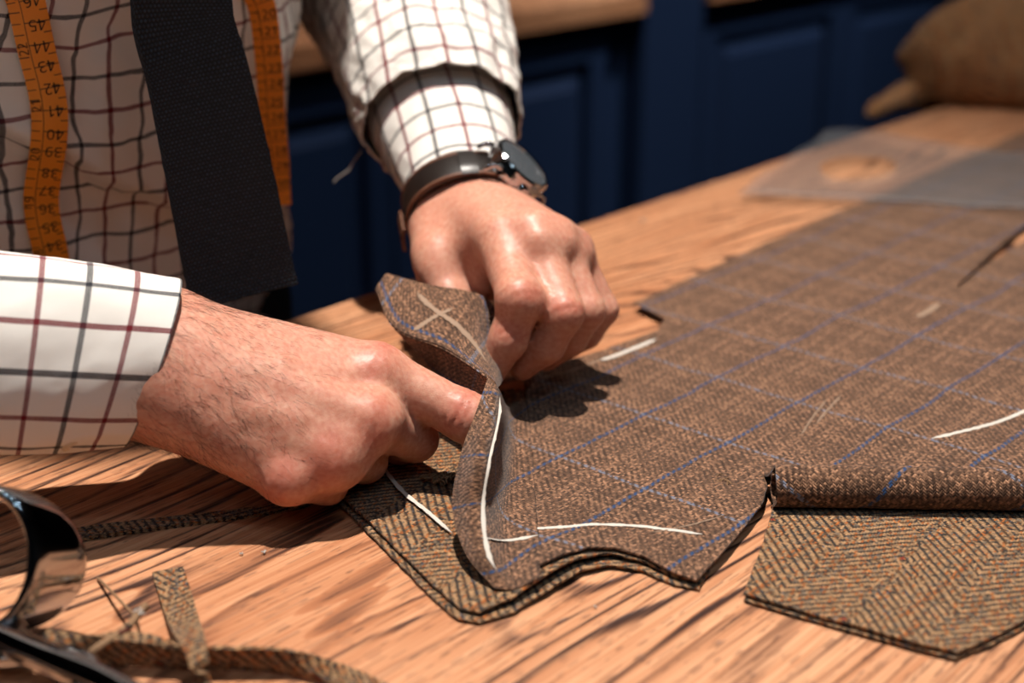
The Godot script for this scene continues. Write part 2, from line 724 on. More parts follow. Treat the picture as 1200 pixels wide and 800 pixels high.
# brown wool twill with a windowpane of one strong and one faint blue line: a pane is 66 x 50 mm
func cloth_material() -> StandardMaterial3D:
	var w := 792
	var h := 600
	var img := canvas(w, h)
	var hgt := Image.create_empty(w, h, false, Image.FORMAT_L8)
	var step := 12
	for y in h:
		var j := y / step
		var fy := (y % step) / float(step) - 0.5
		for x in w:
			var i := x / step
			var fx := (x % step) / float(step) - 0.5
			var warp := posmod(i + j, 4) < 2
			var tone := hash1(i, 1000 + j * 7) * 0.55 + hash1(i if warp else j, 77 if warp else 99) * 0.45
			var grain := hash1(x, y)
			var round := 1.0 - (fx * fx if warp else fy * fy) * 3.4
			var c := Color(0.225, 0.158, 0.118).lerp(Color(0.70, 0.52, 0.40), clampf(tone * tone * 1.05 + (0.12 if warp else -0.08) + (grain - 0.5) * 0.30, 0.0, 1.0))
			if (j == 24 or j == 25) and (not warp or grain > 0.72):
				c = c.lerp(Color(0.13, 0.255, 0.44), 0.80)
			elif (i == 33 or i == 32) and (warp or grain > 0.8) and hash1(j, 5) > 0.12:
				c = c.lerp(Color(0.44, 0.48, 0.57), 0.78)
			img.set_pixel(x, y, c)
			var g := clampf(round * (0.75 + 0.25 * tone) * (0.9 if warp else 0.7), 0.0, 1.0)
			hgt.set_pixel(x, y, Color(g, g, g))
	var m := textured(img, Vector2(0.066, 0.05), 0.92, hgt, 5.0)
	m.metallic_specular = 0.25
	m.rim_enabled = true
	m.rim = 0.25
	m.rim_tint = 0.6
	return m

# coarse herringbone tweed in cream, grey and rust; tile 60 x 60 mm, two columns of chevrons
func tweed_material() -> StandardMaterial3D:
	var s := 960
	var img := canvas(s, s)
	var hgt := Image.create_empty(s, s, false, Image.FORMAT_L8)
	var step := 16
	var n := s / step
	for y in s:
		var j := y / step
		var fy := (y % step) / float(step) - 0.5
		for x in s:
			var i := x / step
			var fx := (x % step) / float(step) - 0.5
			var d := i if (i / 30) % 2 == 0 else -i
			var over := posmod(d + j, 5) < 3
			if hash1(i / 2 + 900, j) > 0.93:
				over = not over
			var id := i if over else j + 500
			var t := hash1(id, 21)
			var grain := hash1(x, y + 31)
			var along := noise.get_noise_2d((y if over else x) * 0.022, id * 9.1)
			var fleck := hash1(id * 3 + (y if over else x) / 40, 17)
			var c: Color
			if over:
				c = Color(0.65, 0.505, 0.365)
				if fleck > 0.80:
					c = Color(0.64, 0.37, 0.18)
				elif fleck > 0.62:
					c = Color(0.47, 0.40, 0.33)
				if along > 0.45 and fleck < 0.30:
					c = Color(0.46, 0.15, 0.11) if hash1(id, 4) > 0.62 else Color(0.66, 0.37, 0.14)
			else:
				c = Color(0.215, 0.185, 0.165)
				if fleck > 0.70:
					c = Color(0.36, 0.25, 0.16)
				if along > 0.52:
					c = Color(0.27, 0.30, 0.36)
			c *= 0.90 + 0.30 * along + (grain - 0.5) * 0.42 + 0.22 * (hash1(i + 60, j + 3) - 0.5)
			c.a = 1.0
			img.set_pixel(x, y, c)
			var g := clampf((1.0 - (fx * fx if over else fy * fy) * 3.2) * (1.0 if over else 0.35) + (grain - 0.5) * 0.2, 0.0, 1.0)
			hgt.set_pixel(x, y, Color(g, g, g))
	var m := textured(img, Vector2(0.058, 0.058), 0.95, hgt, 6.0)
	m.metallic_specular = 0.2
	m.rim_enabled = true
	m.rim = 0.2
	m.rim_tint = 0.6
	return m

# white twill shirting, grey and claret lines in turn both ways; tile 33 mm
func shirt_material() -> StandardMaterial3D:
	var s := 528
	var img := canvas(s, s)
	var hgt := Image.create_empty(s, s, false, Image.FORMAT_L8)
	for y in s:
		for x in s:
			var c := Color(0.86, 0.84, 0.815)
			var hatch := posmod(x + y, 8) < 6
			var cover := 0.0
			var tone := Vector3.ZERO
			for k in 2:
				var q := x if k == 0 else y
				var lit := hatch if k == 0 else posmod(x + y + 4, 8) < 6
				var grey := absf(q - s * 0.25) < 18.0
				var red := absf(q - s * 0.75) < 17.0
				if (grey or red) and lit:
					var t := Color(0.115, 0.12, 0.14) if grey else Color(0.36, 0.05, 0.085)
					tone += Vector3(t.r, t.g, t.b)
					cover += 1.0
			if cover > 0.0:
				tone /= cover
				c = c.lerp(Color(tone.x, tone.y, tone.z), 0.93)
			var grain := (hash1(x, y) - 0.5) * 0.05
			img.set_pixel(x, y, Color(c.r + grain, c.g + grain, c.b + grain))
			var g := (0.75 if posmod(x + y, 8) < 5 else 0.45) + grain * 2.0
			hgt.set_pixel(x, y, Color(g, g, g))
	var m := textured(img, Vector2(0.033, 0.033), 0.88, hgt, 1.2)
	m.metallic_specular = 0.3
	m.backlight_enabled = true
	m.backlight = Color(0.12, 0.11, 0.10)
	return m

# knitted silk: rows of small loops, 2 mm apart
func tie_material() -> StandardMaterial3D:
	var s := 256
	var img := canvas(s, s)
	var hgt := Image.create_empty(s, s, false, Image.FORMAT_L8)
	for y in s:
		for x in s:
			var row := y / 32
			var fx := fposmod(x / 32.0 + (0.5 if row % 2 else 0.0), 1.0) - 0.5
			var fy := fposmod(y / 32.0, 1.0) - 0.5
			var g := clampf(1.0 - (fx * fx + fy * fy) * 4.0, 0.0, 1.0)
			var b := 0.04 + 0.17 * g * (0.7 + 0.5 * hash1(x / 32 + (row % 2) * 40, row)) + (hash1(x, y) - 0.5) * 0.02  # loop crowns lightened and gaps darkened in the colour, as if lit
			img.set_pixel(x, y, Color(b * 0.74, b * 1.03, b * 1.35))
			hgt.set_pixel(x, y, Color(g, g, g))
	return textured(img, Vector2(0.0172, 0.0150), 0.8, hgt, 9.0)

# yellow-orange measuring tape: 1 cm of its length; u runs across (0..1), v along
func tape_material() -> StandardMaterial3D:
	var w := 256
	var h := 128
	var img := canvas(w, h)
	for y in h:
		for x in w:
			var weave := 0.03 * sin(x * 0.55 + y * 0.55) + 0.03 * sin(x * 0.55 - y * 0.55)
			var c := Color(0.88 + weave, 0.53 + weave, 0.10)
			var line := absf(y - 64) < 3
			var half := y < 3 or y > 124
			if line and (x > 84 or x < 60):
				c = Color(0.10, 0.06, 0.03)
			if half and (x > 200 or x < 70):
				c = Color(0.12, 0.07, 0.03)
			if absf(x - 84) < 3:
				c = Color(0.12, 0.07, 0.03)
			img.set_pixel(x, y, c)
	var m := mat(Color.WHITE, 0.55)
	m.albedo_texture = ImageTexture.create_from_image(img)
	return m

func skin_material() -> StandardMaterial3D:
	var s := 512
	var img := canvas(s, s)
	var hgt := Image.create_empty(s, s, false, Image.FORMAT_L8)
	var blotch := FastNoiseLite.new()
	blotch.seed = 21
	blotch.frequency = 0.022
	blotch.fractal_octaves = 4
	var cells := FastNoiseLite.new()
	cells.seed = 4
	cells.noise_type = FastNoiseLite.TYPE_CELLULAR
	cells.cellular_return_type = FastNoiseLite.RETURN_DISTANCE2_SUB
	cells.frequency = 0.085
	var a := blotch.get_seamless_image(s, s)
	var b := cells.get_seamless_image(s, s)
	for y in s:
		for x in s:
			var k := a.get_pixel(x, y).r - 0.5
			var p := b.get_pixel(x, y).r
			img.set_pixel(x, y, Color(0.93 + k * 0.12, 0.90 + k * 0.30, 0.88 + k * 0.34))
			var g := clampf(0.45 + 0.6 * p + k * 0.3, 0.0, 1.0)
			hgt.set_pixel(x, y, Color(g, g, g))
	var m := mat(Color.WHITE, 0.42)
	m.albedo_texture = ImageTexture.create_from_image(img)
	m.vertex_color_use_as_albedo = true
	m.uv1_triplanar = true
	m.uv1_scale = Vector3.ONE * 26.0
	hgt.bump_map_to_normal_map(3.0)
	m.normal_enabled = true
	m.normal_texture = ImageTexture.create_from_image(hgt)
	m.normal_scale = 0.6
	m.subsurf_scatter_enabled = true
	m.subsurf_scatter_strength = 0.14
	m.metallic_specular = 0.42
	return m

# ------------------------------------------------------------------ the room
func make_room():
	struct("floor", box(Vector3(-1.8, -0.1, -2.3), Vector3(4.6, 0.0, 2.2)), M.floor, "dark wooden floor of the workshop under the cutting table", "floor")
	struct("ceiling", box(Vector3(-1.8, 2.8, -2.3), Vector3(4.6, 2.9, 2.2)), M.ceiling, "plain pale ceiling above the cutting table", "ceiling")
	struct("wall_back", box(Vector3(-1.8, 0.0, -2.3), Vector3(4.6, 2.8, -2.2)), M.wall, "plain wall behind the row of blue cabinets", "wall")
	struct("wall_front", box(Vector3(-1.8, 0.0, 2.1), Vector3(4.6, 2.8, 2.2)), M.wall, "plain wall across the room from the blue cabinets", "wall")
	struct("wall_left", box(Vector3(-1.8, 0.0, -2.2), Vector3(-1.7, 2.8, 2.1)), M.wall, "plain side wall at the near end of the room", "wall")
	struct("wall_right", box(Vector3(4.5, 0.0, -2.2), Vector3(4.6, 2.8, 2.1)), M.wall, "plain side wall beyond the far end of the table", "wall")
	var words := ["ceiling spotlight directly above the tailor's hands", "ceiling spotlight over the far half of the cutting table", "added unseen spotlight in front of the tall blue post, brightening the cabinets", "added unseen spotlight between the table and the near cabinet run, brightening its panels", "added fill spotlight over the near end of the table", "added fill spotlight over the open floor near the table", "added fill spotlight over the open floor at the far end", "added fill spotlight over the floor beside the near side wall", "added fill spotlight of the farther row near the front wall, by the near end of the table", "added fill spotlight of the farther row near the front wall, by the middle of the table", "added fill spotlight close to the near side wall"]
	for k in LAMPS.size():
		make_lamp(LAMPS[k][0], LAMPS[k][1], LAMPS[k][2], LAMPS[k][3], LAMPS[k][4], words[k], k)

func make_cabinets():
	var doors := [[[-0.1, 0.44], [0.445, 0.975]], [[0.98, 1.52], [1.525, 2.07]], [[2.38, 2.935], [2.94, 3.5]]]
	var span := [[-0.12, 0.977], [0.977, 2.16], [2.36, 3.56]]
	var words := ["navy blue base cabinet largely hidden behind the tailor's body", "navy blue base cabinet seen between the tailor's arm and the post", "navy blue base cabinet beyond the plain post, behind the plastic sheet"]
	for k in 3:
		var t := thing("base_cabinet", words[k], "cabinet", Vector3((span[k][0] + span[k][1]) * 0.5, 0, -1.9), "navy base cabinets along the wall")
		var x0: float = span[k][0] - t.position.x
		var x1: float = span[k][1] - t.position.x
		obj("body", box(Vector3(x0, 0.09, -0.29), Vector3(x1, 0.855, 0.28), 0.002), M.blue, t)
		obj("plinth", box(Vector3(x0, 0.0, -0.29), Vector3(x1, 0.09, 0.22), 0.002), M.dark_gap, t)
		for d in doors[k]:
			var a: float = d[0] - t.position.x
			var b: float = d[1] - t.position.x
			var o := obj("door", door_frame(a, b, 0.10, 0.835), M.blue, t)
			obj("raised_panel", door_panel(a + 0.053, b - 0.053, 0.153, 0.782), M.blue, o)
	var p := obj("corner_post", box(Vector3(2.162, 0.0, -1.97), Vector3(2.358, 2.3, -1.585), 0.004), M.blue)
	tag(p, "plain navy blue post standing between the two cabinet runs", "post")
	p.set_meta("kind", "structure")
	for s in [[-0.14, 2.158, "oak worktop over the cabinets behind the tailor"], [2.362, 3.58, "oak worktop over the cabinet beyond the blue post"]]:
		var w := obj("worktop", wood_box(Vector3(s[0], 0.858, -2.195), Vector3(s[1], 0.9, -1.575), Vector2(0.3, 0.2)), M.wood)
		tag(w, s[2], "worktop")

func wood_box(lo: Vector3, hi: Vector3, shift: Vector2) -> ArrayMesh:
	var m := box(lo, hi, 0.004)
	var a := m.surface_get_arrays(0)
	var t := PackedVector2Array()
	for p in a[Mesh.ARRAY_VERTEX]:
		t.append(Vector2(p.x, p.z + p.y) + shift)
	a[Mesh.ARRAY_TEX_UV] = t
	var o := ArrayMesh.new()
	o.add_surface_from_arrays(Mesh.PRIMITIVE_TRIANGLES, a)
	return o

# four rails round an opening with a small sloped moulding
func door_frame(a: float, b: float, y0: float, y1: float) -> ArrayMesh:
	var st := begin()
	var z := 0.302
	for r in [[a, y0, a + 0.05, y1], [b - 0.05, y0, b, y1], [a + 0.05, y1 - 0.05, b - 0.05, y1], [a + 0.05, y0, b - 0.05, y0 + 0.05]]:
		add_box(st, Vector3(r[0], r[1], 0.279), Vector3(r[2], r[3], z), 0.0025)
	return done(st)

# a raised field with wide sloping margins
func door_panel(a: float, b: float, y0: float, y1: float) -> ArrayMesh:
	var st := begin()
	var rings := [[0.0, 0.283], [0.004, 0.286], [0.036, 0.298], [0.040, 0.3005]]
	for k in rings.size() - 1:
		var p := ring_of(a, b, y0, y1, rings[k])
		var q := ring_of(a, b, y0, y1, rings[k + 1])
		for n in 4:
			quad(st, [p[n], p[(n + 1) % 4], q[(n + 1) % 4], q[n]], true)
	quad(st, ring_of(a, b, y0, y1, rings[rings.size() - 1]), true)
	return done(st)

func ring_of(a: float, b: float, y0: float, y1: float, r: Array) -> Array:
	return [Vector3(a + r[0], y0 + r[0], r[1]), Vector3(b - r[0], y0 + r[0], r[1]), Vector3(b - r[0], y1 - r[0], r[1]), Vector3(a + r[0], y1 - r[0], r[1])]

func make_table():
	var t := thing("cutting_table", "long oak cutting table with bold dark grain under the cloth", "table", Vector3(0.9, 0, -0.143))
	obj("tabletop", wood_box(Vector3(-1.3, 0.875, -0.5), Vector3(1.3, 0.92, 0.5), Vector2(1.0, -0.403)), M.wood, t)
	for s in [[-1, -1], [1, -1], [1, 1], [-1, 1]]:
		obj("leg", wood_box(Vector3(s[0] * 1.16 - 0.045, 0, s[1] * 0.38 - 0.045), Vector3(s[0] * 1.16 + 0.045, 0.8, s[1] * 0.38 + 0.045), Vector2(0.4, 0.1)), M.wood, t)
	for s in [-1, 1]:
		obj("apron", wood_box(Vector3(-1.2, 0.79, s * 0.4 - 0.012), Vector3(1.2, 0.875, s * 0.4 + 0.012), Vector2(0.7, 0.6)), M.wood, t)

# ------------------------------------------------------------------ the cloth on the table
func flap_ctrl() -> Array:
	return [
		[Vector3(0.3585, 0.926, -0.3261), Vector3(0.3611, 0.9262, -0.3217), Vector3(0.3647, 0.926, -0.3191), Vector3(0.3725, 0.9256, -0.3153)],
		[Vector3(0.3646, 0.9315, -0.3472), Vector3(0.3655, 0.933, -0.3369), Vector3(0.3791, 0.9264, -0.3372), Vector3(0.3911, 0.9256, -0.3312)],
		[Vector3(0.3789, 0.94, -0.3678), Vector3(0.3809, 0.9425, -0.3547), Vector3(0.4068, 0.9272, -0.3643), Vector3(0.4187, 0.9256, -0.3567)],
		[Vector3(0.3927, 0.956, -0.3757), Vector3(0.3917, 0.957, -0.3611), Vector3(0.4374, 0.9288, -0.3896), Vector3(0.4534, 0.9256, -0.3884)],
		[Vector3(0.4113, 0.967, -0.3845), Vector3(0.4166, 0.964, -0.3779), Vector3(0.4682, 0.931, -0.4164), Vector3(0.4854, 0.9256, -0.4183)],
		[Vector3(0.439, 0.97, -0.4028), Vector3(0.4362, 0.967, -0.3941), Vector3(0.4839, 0.933, -0.4309), Vector3(0.5087, 0.9256, -0.4407)],
	]

func make_cloths():
	# lower tweed, two plies showing one beyond the other
	var t := thing("tweed_cloth", "herringbone tweed panel of two plies under the lifted corner of the brown cloth", "cloth", Vector3(0.3968, 0.92, -0.351))
	var shape := [Vector3(0.3762, 0.92, -0.4335), Vector3(0.3683, 0.92, -0.4084), Vector3(0.3582, 0.92, -0.3781), Vector3(0.3485, 0.92, -0.3498), Vector3(0.3425, 0.92, -0.3288), Vector3(0.3452, 0.92, -0.322), Vector3(0.359, 0.92, -0.3176), Vector3(0.3786, 0.92, -0.3169), Vector3(0.3996, 0.92, -0.3165), Vector3(0.4127, 0.92, -0.3112), Vector3(0.4179, 0.92, -0.299), Vector3(0.4177, 0.92, -0.2827), Vector3(0.4204, 0.92, -0.2735), Vector3(0.4968, 0.92, -0.2972), Vector3(0.5182, 0.92, -0.3694), Vector3(0.5259, 0.92, -0.4414), Vector3(0.521, 0.92, -0.4609), Vector3(0.5022, 0.92, -0.4682), Vector3(0.448, 0.92, -0.464), Vector3(0.4099, 0.92, -0.4483)]
	var under := [Vector3(0.3735, 0.92, -0.4328), Vector3(0.3647, 0.92, -0.4067), Vector3(0.3543, 0.92, -0.3761), Vector3(0.3443, 0.92, -0.3477), Vector3(0.3385, 0.92, -0.3268), Vector3(0.3423, 0.92, -0.3189), Vector3(0.3562, 0.92, -0.3142), Vector3(0.3755, 0.92, -0.3134), Vector3(0.3969, 0.92, -0.3134), Vector3(0.409, 0.92, -0.308), Vector3(0.4145, 0.92, -0.2965), Vector3(0.4144, 0.92, -0.2804), Vector3(0.4182, 0.92, -0.2711), Vector3(0.4873, 0.92, -0.2955), Vector3(0.5102, 0.92, -0.3635), Vector3(0.5172, 0.92, -0.4341), Vector3(0.514, 0.92, -0.4548), Vector3(0.4939, 0.92, -0.4605), Vector3(0.4444, 0.92, -0.4604), Vector3(0.4057, 0.92, -0.4461)]
	place(obj("upper_ply", sheet(shape, 0.004, 0.0019, 0.0011, 0.0010, 1.72, Vector2.ZERO, [[0.383, -0.31, 0.045, 0.0045]]), M.tweed, t), t)
	place(obj("lower_ply", sheet(under, 0.004, 0.0002, 0.0011, 0.0006, 1.72, Vector2(0.01, 0.02), [[0.385, -0.307, 0.04, 0.002]]), M.tweed, t), t)
	place(obj("chalk_line", ribbon(on_sheet([Vector3(0.4131, 0.92, -0.4517), Vector3(0.3963, 0.92, -0.4171), Vector3(0.3893, 0.92, -0.3941), Vector3(0.3817, 0.92, -0.3714)], 0.0046), 0.0022, 0.0003), M.chalk, t), t)
	place(obj("frayed_edge", tufts(Vector3(0.4148, 0.926, -0.4104), 26, 0.006, 0.0010), M.thread, t), t)

	# right-hand tweed under the rolled edge
	var u := thing("tweed_cloth", "herringbone tweed panel with a straight cut corner lying under the rolled cloth edge", "cloth", Vector3(0.4717, 0.92, -0.2136))
	var cut := [Vector3(0.4963, 0.92, -0.2854), Vector3(0.4599, 0.92, -0.2686), Vector3(0.4237, 0.92, -0.254), Vector3(0.4275, 0.92, -0.2299), Vector3(0.4313, 0.92, -0.2102), Vector3(0.4348, 0.92, -0.1904), Vector3(0.4395, 0.92, -0.1732), Vector3(0.4569, 0.92, -0.168), Vector3(0.4779, 0.92, -0.1638), Vector3(0.5498, 0.92, -0.1477), Vector3(0.6234, 0.92, -0.1733), Vector3(0.5683, 0.92, -0.2421), Vector3(0.5283, 0.92, -0.2808)]
	place(obj("ply", sheet(cut, 0.004, 0.0022, 0.0014, 0.0006, 1.66), M.tweed, u), u)
	place(obj("lining_ply", sheet([Vector3(0.4921, 0.92, -0.2828), Vector3(0.4589, 0.92, -0.2676), Vector3(0.4226, 0.92, -0.2525), Vector3(0.4264, 0.92, -0.2293), Vector3(0.4302, 0.92, -0.2096), Vector3(0.4338, 0.92, -0.1899), Vector3(0.4383, 0.92, -0.173), Vector3(0.4553, 0.92, -0.1673), Vector3(0.4755, 0.92, -0.1629), Vector3(0.547, 0.92, -0.1467), Vector3(0.619, 0.92, -0.1718), Vector3(0.5643, 0.92, -0.2402), Vector3(0.5245, 0.92, -0.2787)], 0.006, 0.0003, 0.0013, 0.0004, 1.66), M.tweed, u), u)

	# the brown windowpane cloth
	var c := thing("windowpane_cloth", "large brown windowpane checked cloth with chalk marks, its corner lifted by the hands", "cloth", Vector3(0.5461, 0.92, -0.3688))
	var main := [Vector3(0.3793, 0.92, -0.322), Vector3(0.3934, 0.92, -0.3204), Vector3(0.4063, 0.92, -0.3174), Vector3(0.4149, 0.92, -0.3108), Vector3(0.4186, 0.92, -0.2982), Vector3(0.4171, 0.92, -0.2823), Vector3(0.4178, 0.92, -0.2725), Vector3(0.4464, 0.92, -0.2774), Vector3(0.4916, 0.92, -0.2881), Vector3(0.5084, 0.92, -0.2968), Vector3(0.5155, 0.92, -0.3031), Vector3(0.5217, 0.92, -0.3015), Vector3(0.5167, 0.92, -0.2926), Vector3(0.5393, 0.92, -0.2697), Vector3(0.5891, 0.92, -0.2107), Vector3(0.6216, 0.92, -0.1727), Vector3(1.0952, 0.92, -0.3375), Vector3(1.0348, 0.92, -0.3597), Vector3(0.9609, 0.92, -0.3675), Vector3(0.8991, 0.92, -0.3651), Vector3(0.8317, 0.92, -0.3572), Vector3(0.8381, 0.92, -0.3602), Vector3(0.9158, 0.92, -0.3725), Vector3(1.0009, 0.92, -0.3843), Vector3(1.1023, 0.92, -0.3858), Vector3(1.2482, 0.92, -0.3907), Vector3(1.5344, 0.92, -0.5257), Vector3(1.3039, 0.92, -0.5162), Vector3(0.9959, 0.92, -0.506), Vector3(0.8157, 0.92, -0.5007), Vector3(0.6699, 0.92, -0.4928), Vector3(0.6601, 0.92, -0.4619), Vector3(0.6416, 0.92, -0.454), Vector3(0.618, 0.92, -0.4551), Vector3(0.5881, 0.92, -0.4564), Vector3(0.5603, 0.92, -0.4644), Vector3(0.5447, 0.92, -0.4744), Vector3(0.5188, 0.92, -0.4494), Vector3(0.495, 0.92, -0.4265), Vector3(0.4623, 0.92, -0.3961), Vector3(0.427, 0.92, -0.3637), Vector3(0.3988, 0.92, -0.3377)]
	var hills := [[0.383, -0.31, 0.045, 0.0048], [0.48, -0.30, 0.03, 0.0015]]
	place(obj("cloth_body", sheet(main, 0.0045, 0.0031, 0.0012, 0.0024, 0.0, Vector2(-0.436, 0.41), hills), M.cloth, c), c)
	var ctrl := flap_ctrl()
	for row in ctrl:
		row[3].y = cloth_height(Vector2(row[3].x, row[3].z), 0.0031, 0.0024, hills) + 0.0007
	var rows := patch_rows(ctrl, 10, 8)
	place(obj("lifted_flap", slab(rows, flap_uv(rows), 0.0012), M.cloth, c), c)
	# chalk line that follows the rim of the flap
	var p := []
	for k in range(6, rows.size() - 3):
		p.append(rows[k][9].lerp(rows[k][8], 0.5) + Vector3(0.0003, 0.0009, 0.0006))
	place(obj("chalk_line", ribbon(p, 0.0018, 0.0004), M.chalk, c), c)
	var q0 := []
	for k in 25:
		var c1 := lerpf(8.0, 24.0, k / 24.0)
		var cc := clampi(int(c1), 0, 23)
		q0.append(rows[14][cc].lerp(rows[14][cc + 1], c1 - cc) + Vector3(-0.0002, 0.0008, 0.0002))
	place(obj("chalk_line", ribbon(q0, 0.0021, 0.0003), M.chalk, c), c)
	# upper tongue held between the hands, and its shaded underside
	var a := patch_rows([
		[Vector3(0.4731, 0.9798, -0.5116), Vector3(0.4774, 0.9821, -0.5128), Vector3(0.4833, 0.9839, -0.5152), Vector3(0.4849, 0.9836, -0.5149)],
		[Vector3(0.4547, 0.9712, -0.4791), Vector3(0.4661, 0.9756, -0.4816), Vector3(0.4787, 0.9795, -0.4857), Vector3(0.4883, 0.9827, -0.4896)],
		[Vector3(0.4512, 0.9706, -0.4425), Vector3(0.4662, 0.9729, -0.4478), Vector3(0.4816, 0.9752, -0.4542), Vector3(0.5026, 0.9783, -0.4644)],
		[Vector3(0.439, 0.97, -0.4028), Vector3(0.4691, 0.96, -0.4276), Vector3(0.4956, 0.9528, -0.4483), Vector3(0.5124, 0.9602, -0.4592)],
		[Vector3(0.4372, 0.967, -0.396), Vector3(0.468, 0.9531, -0.4217), Vector3(0.4954, 0.9448, -0.444), Vector3(0.5142, 0.9546, -0.4573)],
	], 10, 8)
	place(obj("held_fold", slab(a, uv_of(a, Vector2(0.35, 0.02), Vector2(0, 1), Vector2(1, 0)), 0.0012), M.cloth, c), c)
	var b := patch_rows([
		[Vector3(0.4731, 0.9798, -0.5116), Vector3(0.4751, 0.9772, -0.5126), Vector3(0.4773, 0.9738, -0.5131), Vector3(0.4793, 0.9715, -0.5127)],
		[Vector3(0.4547, 0.9712, -0.4791), Vector3(0.46, 0.9664, -0.4817), Vector3(0.4659, 0.9608, -0.4832), Vector3(0.4718, 0.9554, -0.4832)],
		[Vector3(0.4512, 0.9706, -0.4425), Vector3(0.4562, 0.9628, -0.4469), Vector3(0.4606, 0.9544, -0.4502), Vector3(0.4647, 0.9444, -0.4527)],
		[Vector3(0.439, 0.97, -0.4028), Vector3(0.4464, 0.9618, -0.4123), Vector3(0.4504, 0.9528, -0.4188), Vector3(0.4521, 0.9421, -0.4238)],
		[Vector3(0.4389, 0.967, -0.3986), Vector3(0.4448, 0.9589, -0.4061), Vector3(0.4493, 0.9506, -0.4124), Vector3(0.4513, 0.9407, -0.4175)],
	], 10, 6)
	place(obj("fold_underside", slab(b, uv_of(b, Vector2(0.2, 0.3), Vector2(0, 1), Vector2(1, 0)), 0.0012), M.cloth, c), c)
	for line in [[[9.0, 17.0], [14.0, 13.0], [20.0, 10.0], [28.0, 6.5]], [[16.5, 16.0], [15.0, 11.0], [14.0, 6.0], [13.5, 2.0]]]:
		var q := []
		for k in 37:
			var w: Vector2 = spline([Vector2(line[0][0], line[0][1]), Vector2(line[1][0], line[1][1]), Vector2(line[2][0], line[2][1]), Vector2(line[3][0], line[3][1])], k / 12.0)
			var r0 := clampi(int(w.x), 0, a.size() - 2)
			var c0 := clampi(int(w.y), 0, a[0].size() - 2)
			var p0: Vector3 = a[r0][c0].lerp(a[r0][c0 + 1], w.y - c0)
			var p1: Vector3 = a[r0 + 1][c0].lerp(a[r0 + 1][c0 + 1], w.y - c0)
			q.append(p0.lerp(p1, w.x - r0) + Vector3(-0.0003, 0.0008, 0.0004))
		place(obj("chalk_line", ribbon(q, 0.0034, 0.0003), M.faint_chalk, c), c)
	# the rolled edge
	var roll := []
	var ruv := []
	var e0 := Vector3(0.4958, 0.92, -0.2859)
	var e1 := Vector3(0.597, 0.92, -0.1642)
	var dir := (e1 - e0).normalized()
	var side := dir.cross(Vector3.UP).normalized()
	for k in 61:
		var x := k / 60.0
		var o := e0.lerp(e1, x)
		var line := PackedVector3Array()
		var ul := PackedVector2Array()
		var len := 0.0
		for j in 41:
			# from the flat behind, over the roll, under it and in
			var f := j / 40.0
			var r := 0.0088 * (1.0 + 0.05 * noise.get_noise_2d(x * 9.0, f * 2.0)) * lerpf(1.0, 0.62, smoothstep(0.55, 1.0, f))
			var an := lerpf(-PI * 0.42, PI * 1.75, f)
			var q := o + Vector3(0, 0.0042 + 0.0088, 0) + (Vector3.UP * cos(an) + side * sin(an)) * r
			if f < 0.12:
				q = q.lerp(o - side * lerpf(0.026, 0.010, f / 0.12) + Vector3.UP * 0.0064, 1.0 - f / 0.12)
			line.append(q + dir * 0.0010 * noise.get_noise_2d(f * 4.0, 3.0) * (1.0 - x))
			if j > 0:
				len += line[j].distance_to(line[j - 1])
			ul.append(Vector2(o.x - 0.436, o.z + 0.41 - 0.014) + Vector2(-0.72, 0.69) * len)
		roll.append(line)
		ruv.append(ul)
	place(obj("rolled_edge", slab(roll, ruv, 0.0012), M.cloth, c), c)
	# chalk
	var marks := [
		[[Vector3(0.4054, 0.92, -0.348), Vector3(0.4156, 0.92, -0.3387), Vector3(0.4246, 0.92, -0.332), Vector3(0.436, 0.92, -0.3179), Vector3(0.4426, 0.92, -0.3048), Vector3(0.4489, 0.92, -0.2909)], 0.0021, 0],
		[[Vector3(0.5254, 0.92, -0.4648), Vector3(0.5421, 0.92, -0.4551), Vector3(0.5648, 0.92, -0.4498), Vector3(0.5804, 0.92, -0.4474)], 0.0016, 1],
		[[Vector3(0.5788, 0.92, -0.4473), Vector3(0.5929, 0.92, -0.445), Vector3(0.6077, 0.92, -0.4442), Vector3(0.6272, 0.92, -0.4448)], 0.0032, 0],
		[[Vector3(0.6028, 0.92, -0.2632), Vector3(0.6232, 0.92, -0.2552), Vector3(0.6471, 0.92, -0.2483), Vector3(0.6775, 0.92, -0.2413)], 0.0026, 0],
		[[Vector3(0.761, 0.92, -0.3501), Vector3(0.7736, 0.92, -0.3496), Vector3(0.7933, 0.92, -0.3509)], 0.0040, 1],
		[[Vector3(0.5809, 0.92, -0.3137), Vector3(0.6038, 0.92, -0.3197), Vector3(0.6239, 0.92, -0.3236)], 0.0012, 1],
		[[Vector3(0.5633, 0.92, -0.3124), Vector3(0.5892, 0.92, -0.32), Vector3(0.6149, 0.92, -0.327)], 0.0010, 1],
		[[Vector3(0.4348, 0.92, -0.308), Vector3(0.4492, 0.92, -0.3007), Vector3(0.4703, 0.92, -0.2931)], 0.0008, 1],
	]
	for k in marks:
		place(obj("chalk_line", ribbon(on_sheet(smooth_path(k[0], 14), 0.0046, hills, 0.0024), k[1], 0.0003), M.faint_chalk if k[2] else M.chalk, c), c)
	for k in [Vector3(0.498, 0.926, -0.3137), Vector3(0.4966, 0.926, -0.3101)]:
		place(obj("loose_thread", tufts(k, 7, 0.005, 0.0005), M.thread, c), c)
	for k in [Vector3(0.6999, 0.9246, -0.3823), Vector3(0.7402, 0.9246, -0.3795), Vector3(0.7086, 0.9246, -0.3406)]:
		place(obj("speck", tufts(k, 8, 0.0028, 0.0004), M.dark_thread, c), c)

# a part whose mesh is in world metres, set under its thing
func place(o: Node3D, t: Node3D):
	o.position = -t.position

